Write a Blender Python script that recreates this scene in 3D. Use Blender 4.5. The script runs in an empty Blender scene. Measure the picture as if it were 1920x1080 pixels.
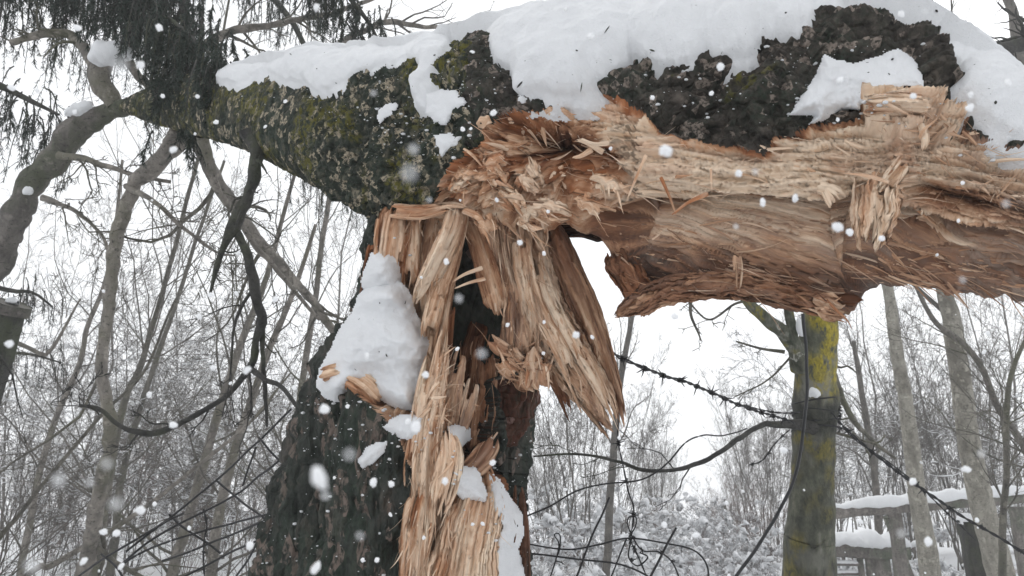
import bpy, math, random
import numpy as np
from mathutils import Vector
from mathutils.bvhtree import BVHTree

# ------------------------------------------------------------------ camera, sky, sun, exposure
SC = bpy.context.scene
COL = SC.collection
PITCH = math.radians(15.2)
FPX = 1507.0
CAM = np.array([0.0, 0.0, 1.5])
FWD = np.array([0.0, math.cos(PITCH), math.sin(PITCH)])
UPV = np.array([0.0, -math.sin(PITCH), math.cos(PITCH)])
cd = bpy.data.cameras.new('camera')
cd.sensor_width = 36.0
cd.lens = 36.0 * FPX / 1920.0
cd.clip_start = 0.02
cd.clip_end = 2000.0
cd.dof.use_dof = True
cd.dof.focus_distance = 1.62
cd.dof.aperture_fstop = 15
cam = bpy.data.objects.new('camera', cd)
cam.location = CAM
cam.rotation_euler = (math.pi / 2 + PITCH, 0, 0)
COL.objects.link(cam)
SC.camera = cam
SUN_EL, SUN_ROT = math.radians(48), math.radians(35)
w = bpy.data.worlds.new('World')
SC.world = w
w.use_nodes = True
nt = w.node_tree
nt.nodes.clear()
sky = nt.nodes.new('ShaderNodeTexSky')
sky.sky_type = 'NISHITA'
sky.sun_disc = False
sky.sun_elevation = SUN_EL
sky.sun_rotation = SUN_ROT
sky.air_density = 1.0
sky.dust_density = 8.0
hs = nt.nodes.new('ShaderNodeHueSaturation')
hs.inputs['Saturation'].default_value = 0.12
mx = nt.nodes.new('ShaderNodeMix')
mx.data_type = 'RGBA'
mx.inputs['Factor'].default_value = 0.86
mx.inputs['B'].default_value = (9.3, 9.5, 9.8, 1)      # the even white of the cloud cover
bg = nt.nodes.new('ShaderNodeBackground')
bg.inputs['Strength'].default_value = 0.10
wo = nt.nodes.new('ShaderNodeOutputWorld')
nt.links.new(sky.outputs['Color'], hs.inputs['Color'])
nt.links.new(hs.outputs['Color'], mx.inputs['A'])
nt.links.new(mx.outputs['Result'], bg.inputs['Color'])
nt.links.new(bg.outputs['Background'], wo.inputs['Surface'])
sl = bpy.data.lights.new('sun', 'SUN')
sl.energy = 0.5
sl.angle = math.radians(25)
sl.color = (1.0, 0.96, 0.9)
sun = bpy.data.objects.new('sun', sl)
sun.rotation_euler = (math.radians(-40), 0, math.radians(35))
COL.objects.link(sun)
SC.view_settings.view_transform = 'Standard'
SC.view_settings.look = 'None'
SC.view_settings.exposure = 0.38
SC.view_settings.gamma = 1.0
SC.render.engine = 'CYCLES'
SC.cycles.use_denoising = True
SC.cycles.max_bounces = 6
SC.cycles.diffuse_bounces = 3
SC.cycles.transparent_max_bounces = 8
SC.cycles.volume_bounces = 4

# ------------------------------------------------------------------ numeric helpers
def PX(px, py, d):
    """world point seen at photo pixel (px, py) at depth d (metres along the view axis)"""
    px, py, d = np.broadcast_arrays(np.asarray(px, float), np.asarray(py, float), np.asarray(d, float))
    a = (px - 960) / FPX * d
    b = -(py - 540) / FPX * d
    return CAM + d[..., None] * FWD + b[..., None] * UPV + a[..., None] * np.array([1.0, 0, 0])

def unpx(p):
    q = p - CAM
    d = q @ FWD
    return 960 + FPX * q[..., 0] / d, 540 - FPX * (q @ UPV) / d, d

_rs = np.random.RandomState(5)
_GR = _rs.normal(size=(512, 3)); _GR /= np.linalg.norm(_GR, axis=1)[:, None]
_PM = _rs.permutation(512)
_RV = _rs.rand(512, 3)
def _hash(i, j, k):
    return _PM[(_PM[(_PM[i & 511] + j) & 511] + k) & 511]
def noise(p, s=0):
    """Perlin noise of an (..., 3) array, about -1..1"""
    p = np.asarray(p, float) + s * 17.31
    sh = p.shape[:-1]
    p = p.reshape(-1, 3)
    i = np.floor(p).astype(np.int64)
    f = p - i
    u = f * f * f * (f * (f * 6 - 15) + 10)
    r = np.zeros(len(p))
    for a in (0, 1):
        for b in (0, 1):
            for c in (0, 1):
                g = _GR[_hash(i[:, 0] + a, i[:, 1] + b, i[:, 2] + c)]
                dt = g[:, 0] * (f[:, 0] - a) + g[:, 1] * (f[:, 1] - b) + g[:, 2] * (f[:, 2] - c)
                r += dt * (u[:, 0] if a else 1 - u[:, 0]) * (u[:, 1] if b else 1 - u[:, 1]) * (u[:, 2] if c else 1 - u[:, 2])
    return (r * 1.5).reshape(sh)
def fbm(p, o=4, s=0):
    r = 0; a = 1.0
    for k in range(o):
        r = r + a * noise(np.asarray(p) * 2.03 ** k, s + k * 3)
        a *= 0.5
    return r
def worley(p, s=0):
    p = np.asarray(p, float) + s * 7.7
    i = np.floor(p).astype(np.int64)
    f1 = np.full(len(p), 9.0); f2 = np.full(len(p), 9.0); idd = np.zeros(len(p))
    for a in (-1, 0, 1):
        for b in (-1, 0, 1):
            for c in (-1, 0, 1):
                h = _hash(i[:, 0] + a, i[:, 1] + b, i[:, 2] + c)
                q = i + np.array([a, b, c]) + _RV[h]
                d = np.sqrt(((q - p) ** 2).sum(1))
                m = d < f1
                f2 = np.where(m, f1, np.minimum(f2, d))
                idd = np.where(m, h / 512.0, idd)
                f1 = np.where(m, d, f1)
    return f1, f2, idd
def shards(x, y, z=0.0, s=0):
    """broken facets: every cell gets its own level and tilt; x along the grain. returns (height -1..1, cell random)"""
    x, y, z = np.broadcast_arrays(np.asarray(x, float), np.asarray(y, float), np.asarray(z, float))
    sh = x.shape
    p = np.stack([x.ravel(), y.ravel(), z.ravel()], 1) + s * 7.7
    i = np.floor(p[:, :2]).astype(np.int64)
    f1 = np.full(len(p), 9.0); hh = np.zeros(len(p), int); ox = np.zeros(len(p)); oy = np.zeros(len(p))
    for a in (-1, 0, 1):
        for b in (-1, 0, 1):
            h = _hash(i[:, 0] + a, i[:, 1] + b, np.full(len(p), int(s) & 511))
            q = i + np.array([a, b]) + _RV[h][:, :2]
            dx, dy = p[:, 0] - q[:, 0], p[:, 1] - q[:, 1]
            d = np.abs(dx) * .75 + np.abs(dy) + .15 * np.sqrt(dx * dx + dy * dy)
            m = d < f1
            f1 = np.where(m, d, f1); hh = np.where(m, h, hh); ox = np.where(m, dx, ox); oy = np.where(m, dy, oy)
    r = _RV[hh]
    g = _GR[hh]
    return ((r[:, 2] - .5) * 1.1 + ox * g[:, 0] * 1.1 + oy * g[:, 1] * .9).reshape(sh), r[:, 0].reshape(sh)
def sstep(a, b, x):
    t = np.clip((x - a) / (b - a), 0, 1)
    return t * t * (3 - 2 * t)
def v3(*a):
    a = np.broadcast_arrays(*[np.asarray(x, float) for x in a])
    return np.stack(a, -1)
def unit(v):
    return v / np.maximum(np.linalg.norm(v, axis=-1, keepdims=True), 1e-9)
def catmull(P, n):
    P = np.asarray(P, float)
    if len(P) == 2:
        t = np.linspace(0, 1, n)[:, None]
        return P[0] * (1 - t) + P[1] * t
    Q = np.vstack([2 * P[0] - P[1], P, 2 * P[-1] - P[-2]])
    L = np.r_[0, np.cumsum(np.linalg.norm(np.diff(P[:, :2], axis=0), axis=1) + 1e-6)]
    t = np.interp(np.linspace(0, L[-1], n), L, np.arange(len(P)))
    i = np.minimum(t.astype(int), len(P) - 2)
    f = (t - i)[:, None]
    a, b, c, d = Q[i], Q[i + 1], Q[i + 2], Q[i + 3]
    return 0.5 * (2 * b + (c - a) * f + (2 * a - 5 * b + 4 * c - d) * f ** 2 + (3 * b - a - 3 * c + d) * f ** 3)
def polysd(x, y, poly):
    """signed distance to a polygon, positive inside"""
    x = np.asarray(x, float); y = np.asarray(y, float)
    P = np.asarray(poly, float)
    best = np.full(x.shape, 1e9); ins = np.zeros(x.shape, bool)
    for k in range(len(P)):
        x0, y0 = P[k]; x1, y1 = P[(k + 1) % len(P)]
        dx, dy = x1 - x0, y1 - y0
        t = np.clip(((x - x0) * dx + (y - y0) * dy) / (dx * dx + dy * dy + 1e-9), 0, 1)
        best = np.minimum(best, (x - x0 - t * dx) ** 2 + (y - y0 - t * dy) ** 2)
        if y0 != y1:
            c = ((y0 > y) != (y1 > y)) & (x < (x1 - x0) * (y - y0) / (y1 - y0) + x0)
            ins ^= c
    return np.where(ins, 1, -1) * np.sqrt(best)
def gauss(x, y, cx, cy, rx, ry, rot=0):
    c, s = math.cos(rot), math.sin(rot)
    a = ((x - cx) * c + (y - cy) * s) / rx
    b = (-(x - cx) * s + (y - cy) * c) / ry
    return np.exp(-(a * a + b * b))

# ------------------------------------------------------------------ object helpers
def tag(o, label=None, cat=None, group=None, kind=None):
    if label: o['label'] = label
    if cat: o['category'] = cat
    if group: o['group'] = group
    if kind: o['kind'] = kind
    return o
def empty(name, loc, label, cat, group=None):
    o = bpy.data.objects.new(name, None)
    o.location = loc
    o.empty_display_size = 0.1
    COL.objects.link(o)
    return tag(o, label, cat, group)
def mesh(name, V, F, mat, parent=None, smooth=True, attrs=None):
    """V (n,3) world coordinates, F (m,4) or (m,3) index array; one mesh object"""
    V = np.asarray(V, float).reshape(-1, 3)
    me = bpy.data.meshes.new(name)
    Fs = F if isinstance(F, list) else [F]
    Fs = [np.asarray(f, np.int32) for f in Fs if len(f)]
    me.vertices.add(len(V))
    org = np.zeros(3)
    if parent is not None:
        q = parent
        while q is not None:
            org = org + np.array(q.location); q = q.parent
    else:
        org = V.mean(0).copy(); org[2] = V[:, 2].min()
    me.vertices.foreach_set('co', (V - org).astype(np.float32).ravel())
    nl = sum(f.size for f in Fs); nf = sum(len(f) for f in Fs)
    me.loops.add(nl); me.polygons.add(nf)
    me.loops.foreach_set('vertex_index', np.concatenate([f.ravel() for f in Fs]))
    tot = np.concatenate([np.full(len(f), f.shape[1], np.int32) for f in Fs])
    st = np.r_[0, np.cumsum(tot)[:-1]].astype(np.int32)
    me.polygons.foreach_set('loop_start', st)
    me.polygons.foreach_set('loop_total', tot)
    me.polygons.foreach_set('use_smooth', np.full(nf, smooth))
    for k, a in (attrs or {}).items():
        a = np.asarray(a, np.float32)
        if a.ndim == 1:
            at = me.attributes.new(k, 'FLOAT', 'POINT'); at.data.foreach_set('value', a)
        else:
            at = me.attributes.new(k, 'FLOAT_VECTOR', 'POINT'); at.data.foreach_set('vector', a.ravel())
    me.update(calc_edges=True)
    if mat: me.materials.append(mat)
    o = bpy.data.objects.new(name, me)
    if parent is not None: o.parent = parent
    else: o.location = org
    COL.objects.link(o)
    return o
def gridfaces(nu, nv, closed=False):
    i = np.arange(nu - 1)[:, None]; j = np.arange(nv if closed else nv - 1)[None]
    j2 = (j + 1) % nv
    return np.stack([i * nv + j + 0 * i, i * nv + j2 + 0 * i, (i + 1) * nv + j2, (i + 1) * nv + j], -1).reshape(-1, 4)
def compact(V, F, attrs=None):
    used = np.unique(F); mp = np.full(len(V), -1); mp[used] = np.arange(len(used))
    return V[used], mp[F], {k: np.asarray(a)[used] for k, a in (attrs or {}).items()}

def tubes(P, R, sides=5, seed=0, rough=0.0):
    """P (n,K,3), R (n,K) -> verts, faces for n tubes"""
    P = np.asarray(P, float); R = np.asarray(R, float)
    n, K, _ = P.shape
    T = np.gradient(P, axis=1)
    T = unit(T)
    ref = unit(np.array([0.31, 0.87, 0.38]) + 0 * T)
    ref = np.where(np.abs((T * ref).sum(-1, keepdims=True)) > 0.94, np.array([0.9, -0.3, 0.3]), ref)
    N = unit(np.cross(T, ref)); B = np.cross(T, N)
    a = np.linspace(0, 2 * math.pi, sides, endpoint=False)
    r = R[:, :, None]
    if rough:
        q = v3(P[..., 0][..., None] + 0 * a, P[..., 1][..., None] + np.cos(a) * 0.03, P[..., 2][..., None] + np.sin(a) * 0.03)
        r = r * (1 + rough * fbm(q * 14, 3, seed) * np.minimum(1, .6 + .01 / np.maximum(r, .004)))
    V = P[:, :, None, :] + r[..., None] * (np.cos(a)[:, None] * N[:, :, None, :] + np.sin(a)[:, None] * B[:, :, None, :])
    F1 = gridfaces(K, sides, True)
    F = (F1[None] + (np.arange(n) * K * sides)[:, None, None]).reshape(-1, 4)
    return V.reshape(-1, 3), F
def join(parts):
    Vs, Fs, o = [], [], 0
    for V, F in parts:
        Vs.append(V); Fs.append(F + o); o += len(V)
    return np.vstack(Vs), np.vstack(Fs)

# ------------------------------------------------------------------ materials
def material(name):
    m = bpy.data.materials.new(name); m.use_nodes = True
    t = m.node_tree; t.nodes.clear()
    out = t.nodes.new('ShaderNodeOutputMaterial')
    b = t.nodes.new('ShaderNodeBsdfPrincipled')
    t.links.new(b.outputs[0], out.inputs[0])
    return m, t, b
class NB:
    def __init__(s, t): s.t = t
    def n(s, typ, **kw):
        x = s.t.nodes.new(typ)
        for k, v in kw.items(): setattr(x, k, v)
        return x
    def put(s, sock, v):
        if isinstance(v, bpy.types.NodeSocket): s.t.links.new(v, sock)
        else: sock.default_value = v
    def attr(s, name, vec=False):
        x = s.n('ShaderNodeAttribute', attribute_name=name)
        return x.outputs['Vector'] if vec else x.outputs['Fac']
    def obj(s): return s.n('ShaderNodeTexCoord').outputs['Object']
    def pos(s): return s.n('ShaderNodeNewGeometry').outputs['Position']
    def scale(s, v, sc, loc=(0, 0, 0)):
        x = s.n('ShaderNodeMapping'); s.put(x.inputs['Vector'], v)
        x.inputs['Scale'].default_value = sc; x.inputs['Location'].default_value = loc
        return x.outputs[0]
    def noise(s, v, sc, det=4, rough=0.6, dist=0.0):
        x = s.n('ShaderNodeTexNoise'); s.put(x.inputs['Vector'], v)
        x.inputs['Scale'].default_value = sc; x.inputs['Detail'].default_value = det
        x.inputs['Roughness'].default_value = rough; x.inputs['Distortion'].default_value = dist
        return x.outputs['Fac']
    def voro(s, v, sc, feat='F1', out='Distance'):
        x = s.n('ShaderNodeTexVoronoi', feature=feat); s.put(x.inputs['Vector'], v)
        x.inputs['Scale'].default_value = sc
        return x.outputs[out]
    def ramp(s, f, stops):
        x = s.n('ShaderNodeValToRGB'); s.put(x.inputs['Fac'], f)
        e = x.color_ramp.elements
        while len(e) < len(stops): e.new(0.5)
        for k, (p, c) in enumerate(stops):
            e[k].position = p; e[k].color = tuple(c) + (1,) if len(c) == 3 else c
        return x.outputs['Color']
    def fac(s, f, a, b):
        x = s.n('ShaderNodeMapRange'); s.put(x.inputs['Value'], f)
        x.inputs['From Min'].default_value = a; x.inputs['From Max'].default_value = b
        return x.outputs['Result']
    def math(s, op, a, b=0.0):
        x = s.n('ShaderNodeMath', operation=op); s.put(x.inputs[0], a); s.put(x.inputs[1], b)
        return x.outputs[0]
    def mix(s, f, a, b):
        x = s.n('ShaderNodeMix', data_type='RGBA')
        s.put(x.inputs['Factor'], f)
        for sock, v in ((x.inputs['A'], a), (x.inputs['B'], b)):
            s.put(sock, v if isinstance(v, bpy.types.NodeSocket) else tuple(v) + (1,))
        return x.outputs['Result']
    def bump(s, h, dist, strength=1.0, nrm=None):
        x = s.n('ShaderNodeBump'); s.put(x.inputs['Height'], h)
        x.inputs['Distance'].default_value = dist; x.inputs['Strength'].default_value = strength
        if nrm is not None: s.put(x.inputs['Normal'], nrm)
        return x.outputs['Normal']

def mat_wood():
    m, t, b = material('torn_wood'); n = NB(t)
    f = n.attr('fib', True)
    s1 = n.noise(n.scale(f, (10, 340, 340)), 1.0, 5, 0.7, 0.2)
    s2 = n.noise(n.scale(f, (9, 80, 80), (3, 1, 2)), 1.0, 5, 0.7, 0.4)
    s3 = n.noise(n.scale(f, (6, 17, 17), (7, 5, 2)), 1.0, 4, 0.6, 0.8)
    st = n.attr('stain_shade')
    v = n.math('ADD', n.math('MULTIPLY', n.math('SUBTRACT', s1, 0.5), 0.6), n.math('MULTIPLY', n.math('SUBTRACT', s2, 0.5), 0.45))
    v = n.math('ADD', v, n.math('MULTIPLY', n.math('SUBTRACT', s3, 0.5), 0.55))
    v = n.math('ADD', v, n.math('SUBTRACT', st, 0.08))
    c = n.ramp(v, [(0.0, (0.84, 0.67, 0.51)), (0.18, (0.74, 0.52, 0.36)), (0.36, (0.50, 0.285, 0.168)),
                   (0.54, (0.24, 0.118, 0.068)), (0.74, (0.085, 0.038, 0.024)), (0.92, (0.018, 0.010, 0.008))])
    og = n.math('MULTIPLY', n.attr('orange'), n.fac(s3, 0.38, 0.62))
    c = n.mix(og, c, n.ramp(s2, [(0.3, (0.14, 0.045, 0.022)), (0.6, (0.50, 0.20, 0.085))]))
    gy = n.math('MULTIPLY', n.attr('grey'), n.fac(s2, 0.3, 0.65))
    c = n.mix(gy, c, n.ramp(s1, [(0.3, (0.16, 0.112, 0.086)), (0.7, (0.52, 0.41, 0.335))]))
    dk = n.fac(n.noise(n.scale(f, (5, 150, 150), (1, 9, 4)), 1.0, 3, 0.5), 0.64, 0.74)
    c = n.mix(n.math('MULTIPLY', dk, 0.6), c, (0.07, 0.035, 0.02))
    n.put(b.inputs['Base Color'], c)
    b.inputs['Roughness'].default_value = 0.82
    b.inputs['Specular IOR Level'].default_value = 0.14
    h = n.math('ADD', n.math('MULTIPLY', s1, 0.6), s2)
    n.put(b.inputs['Normal'], n.bump(h, 0.004, 0.9))
    return m
def mat_bark(name, dark, mid, lightc, moss, moss_amt, chip_amt, sc=1.0, stretch=(1, 1, 1), bump=0.006, wet=0.6):
    m, t, b = material(name); n = NB(t)
    p = n.scale(n.obj(), stretch)
    w1 = n.noise(p, 9 * sc, 5, 0.65)
    w2 = n.noise(p, 42 * sc, 5, 0.7)
    w3 = n.noise(p, 150 * sc, 3, 0.6)
    vd = n.voro(p, 34 * sc, 'DISTANCE_TO_EDGE')
    cell = n.voro(p, 60 * sc, 'F1', 'Color')
    cs = n.n('ShaderNodeSeparateColor'); n.put(cs.inputs[0], cell)
    c = n.ramp(w2, [(0.3, dark), (0.52, mid), (0.75, tuple(0.55 * a + 0.45 * q for a, q in zip(mid, lightc)))])
    g = n.math('MULTIPLY', n.fac(w1, 0.42, 0.62), n.fac(w3, 0.35, 0.6))
    c = n.mix(n.math('MULTIPLY', g, 0.7), c, (0.036, 0.052, 0.038))
    if chip_amt:
        ch = n.math('MULTIPLY', n.fac(cs.outputs[0], 1 - chip_amt, 1 - chip_amt + 0.06), n.fac(w3, 0.42, 0.55))
        c = n.mix(ch, c, lightc)
    if moss_amt:
        mo = n.math('MULTIPLY', n.fac(n.noise(p, 7 * sc, 3, 0.6), 0.66 - moss_amt * 0.3, 0.76 - moss_amt * 0.3), n.fac(n.noise(p, 75 * sc, 4, 0.7), 0.46, 0.56))
        c = n.mix(mo, c, moss)
    n.put(b.inputs['Base Color'], c)
    b.inputs['Roughness'].default_value = wet
    b.inputs['Specular IOR Level'].default_value = 0.10
    h = n.math('ADD', n.math('MULTIPLY', n.fac(vd, 0, 0.16), 0.6), n.math('ADD', w2, n.math('MULTIPLY', w3, 0.4)))
    n.put(b.inputs['Normal'], n.bump(h, bump / 1.0, 1.0))
    return m
def mat_snow(name='snow', sss=True, tint=(0.775, 0.785, 0.80)):
    m, t, b = material(name); n = NB(t)
    p = n.pos()
    a = n.noise(p, 30, 5, 0.6); c = n.noise(p, 260, 3, 0.6)
    n.put(b.inputs['Base Color'], n.mix(n.fac(a, 0.3, 0.7), tuple(0.95 * q for q in tint), tint))
    b.inputs['Roughness'].default_value = 0.75
    b.inputs['Specular IOR Level'].default_value = 0.2
    g = n.noise(p, 520, 2, 0.7)
    n.put(b.inputs['Normal'], n.bump(n.math('ADD', a, n.math('ADD', n.math('MULTIPLY', c, 0.35), n.math('MULTIPLY', g, 0.25))), 0.007, 0.8))
    return m
def mat_twig(name, c1, c2, moss=None):
    m, t, b = material(name); n = NB(t)
    p = n.obj()
    f = n.noise(n.scale(p, (1, 1, 0.35)), 22, 4, 0.65)
    c = n.ramp(f, [(0.3, c1), (0.7, c2)])
    if moss:
        c = n.mix(n.math('MULTIPLY', n.fac(n.noise(p, 3.0, 4, 0.7), 0.5, 0.62), 0.8), c, moss)
    g = n.noise(n.scale(p, (1, 1, 1.8)), 55, 4, 0.7)
    c = n.mix(n.math('MULTIPLY', n.fac(g, 0.56, 0.66), 0.8), c, tuple(.3 * x for x in c1))
    c = n.mix(n.math('MULTIPLY', n.fac(n.noise(p, 17, 4, 0.7), 0.56, 0.66), 0.5), c, tuple(min(1, 1.5 * x) for x in c2))
    n.put(b.inputs['Base Color'], c)
    b.inputs['Roughness'].default_value = 0.8
    n.put(b.inputs['Normal'], n.bump(n.math('ADD', n.noise(p, 120, 3, 0.6), g), 0.005, 1.0))
    return m
def mat_plain(name, c, rough=0.6, metal=0.0):
    m, t, b = material(name); n = NB(t)
    f = n.noise(n.obj(), 80, 4, 0.6)
    n.put(b.inputs['Base Color'], n.mix(n.fac(f, 0.3, 0.7), tuple(0.6 * x for x in c), tuple(min(1, 1.3 * x) for x in c)))
    b.inputs['Roughness'].default_value = rough; b.inputs['Metallic'].default_value = metal
    return m

WOOD = mat_wood()
BARK_LOG = mat_bark('mossy_bark', (0.006, 0.008, 0.006), (0.028, 0.034, 0.027), (0.36, 0.31, 0.23), (0.105, 0.098, 0.022), 0.54, 0.26, 1.0, (1.0, 1, 0.8), 0.007)
BARK_OLD = mat_bark('rough_bark', (0.006, 0.006, 0.006), (0.050, 0.044, 0.038), (0.24, 0.20, 0.17), (0.14, 0.13, 0.02), 0.12, 0.20, 0.9, (1, 1, 1), 0.009)
BARK_STUMP = mat_bark('stump_bark', (0.006, 0.007, 0.007), (0.044, 0.048, 0.043), (0.17, 0.135, 0.115), (0.20, 0.19, 0.02), 0.16, 0.22, 0.7, (1, 1, 0.45), 0.010)
def mat_lichen():
    m, t, b = material('lichen_bark'); n = NB(t); p = n.scale(n.obj(), (1, 1, .55))
    w2 = n.noise(p, 34, 5, .7); w3 = n.noise(p, 120, 3, .6); w1 = n.noise(p, 9, 4, .6)
    c = n.ramp(w2, [(.3, (.035, .038, .028)), (.5, (.085, .09, .062)), (.72, (.17, .165, .125))])
    c = n.mix(n.math('MULTIPLY', n.fac(w1, .52, .6), .7), c, (.24, .235, .20))
    c = n.mix(n.math('MULTIPLY', n.attr('lichen'), n.fac(w2, .40, .50)), c, n.ramp(w3, [(.35, (.17, .14, .012)), (.65, (.36, .29, .03))]))
    c = n.mix(n.attr('damp'), c, n.ramp(w2, [(.35, (.012, .013, .011)), (.7, (.055, .058, .045))]))
    n.put(b.inputs['Base Color'], c); b.inputs['Roughness'].default_value = .8
    n.put(b.inputs['Normal'], n.bump(n.math('ADD', w2, n.math('MULTIPLY', w3, .5)), .006, 1.0))
    return m
BARK_LICHEN = mat_lichen()
BARK_RED = mat_bark('inner_bark', (0.018, 0.008, 0.006), (0.095, 0.036, 0.024), (0.24, 0.16, 0.14), (0.1, 0.05, 0.02), 0.0, 0.10, 1.2, (1, 1, 0.4), 0.005)
BARK_MOSS = mat_bark('lichen_bark', (0.035, 0.036, 0.028), (0.115, 0.115, 0.090), (0.33, 0.33, 0.29), (0.30, 0.25, 0.02), 0.45, 0.15, 0.7, (1, 1, 0.5), 0.004, 0.85)
SNOW = mat_snow()
SNOW_FAR = mat_snow('far_snow')
LIMB = mat_twig('limb_bark', (0.08, 0.074, 0.066), (0.27, 0.245, 0.215), (0.13, 0.125, 0.09))
LIMB_DARK = mat_twig('wet_limb_bark', (0.012, 0.012, 0.012), (0.05, 0.048, 0.042), (0.05, 0.06, 0.03))
TWIG = mat_twig('grey_twigs', (0.06, 0.055, 0.05), (0.17, 0.155, 0.135))
TWIG_OLIVE = mat_twig('olive_twigs', (0.05, 0.047, 0.040), (0.17, 0.158, 0.132), (0.10, 0.10, 0.065))
TWIG_RED = mat_twig('reddish_twigs', (0.09, 0.06, 0.05), (0.20, 0.14, 0.12))
BIRCH = mat_twig('pale_bark', (0.16, 0.15, 0.125), (0.36, 0.34, 0.29), (0.12, 0.11, 0.09))
WIRE = mat_plain('rusty_wire', (0.022, 0.022, 0.024), 0.6, 0.3)
RUBBER = mat_plain('black_rubber', (0.010, 0.011, 0.013), 0.45)
PLANK = mat_twig('weathered_planks', (0.08, 0.072, 0.066), (0.23, 0.21, 0.19), (0.11, 0.13, 0.09))
LIMB_MID = mat_twig('dark_limb_bark', (0.045, 0.042, 0.038), (0.17, 0.155, 0.14), (0.06, 0.07, 0.04))
NEEDLE = mat_plain('spruce_needles', (0.014, 0.028, 0.019), 0.6)

RNG = np.random.RandomState(11)
BV_V, BV_F = [], []
def addbvh(V, F):
    o = sum(len(v) for v in BV_V)
    BV_V.append(V); BV_F.append(F + o)

# ------------------------------------------------------------------ ground and air
def ground():
    n = 180
    x = np.sinh(np.linspace(-4.6, 4.6, n)) * 8.0
    y = np.sinh(np.linspace(-3.2, 4.6, n)) * 8.0 + 4
    X, Y = np.meshgrid(x, y, indexing='ij')
    r = np.hypot(X, Y)
    Z = fbm(v3(X * 0.12, Y * 0.12, 0), 4, 2) * 0.18 * sstep(2, 10, r) + fbm(v3(X * 0.9, Y * 0.9, 3), 3, 6) * 0.05 + sstep(20, 120, Y) * 0.35 + 1.0 * sstep(4.5, 11, Y)
    o = mesh('ground', v3(X, Y, Z - 0.02), gridfaces(n, n), SNOW_FAR)
    tag(o, 'snow covered ground of the clearing', 'ground', kind='structure')
ground()
def ground_z(x, y):
    r = np.hypot(x, y)
    return fbm(v3(x * 0.12, y * 0.12, 0), 4, 2) * 0.18 * sstep(2, 10, r) + fbm(v3(x * 0.9, y * 0.9, 3), 3, 6) * 0.05 + sstep(20, 120, y) * 0.35 + 1.0 * sstep(4.5, 11, y) - 0.02

# ------------------------------------------------------------------ the broken tree
base = PX(720, 2330, 1.6); base[2] = 0
TREE = empty('broken_tree', base, 'old tree snapped over at head height, its mossy trunk lying across the splintered stump', 'tree')

def bark_relief(W, su, amp):
    """furrowed plates; W world coords, su stretch"""
    q = W * su
    wv = np.stack([noise(q * 1.3, 1), noise(q * 1.3, 2), noise(q * 1.3, 3)], -1) * 0.35
    f1, f2, idd = worley((q + wv).reshape(-1, 3), 3)
    f1 = f1.reshape(W.shape[:-1]); f2 = f2.reshape(W.shape[:-1]); idd = idd.reshape(W.shape[:-1])
    h = sstep(0.0, 0.22, f2 - f1) * (0.5 + 0.5 * idd)
    g1, g2, _ = worley(((q + wv) * 2.6).reshape(-1, 3), 6)
    h2 = sstep(0.0, 0.3, (g2 - g1).reshape(W.shape[:-1]))
    rdg = 1 - np.abs(fbm(q * 1.1, 4, 5)) * 2.2
    return amp * (0.60 * h + 0.16 * h2 + 0.75 * np.clip(rdg, -0.6, 1) - 0.85 + 0.16 * fbm(q * 5, 3, 8))

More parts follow.
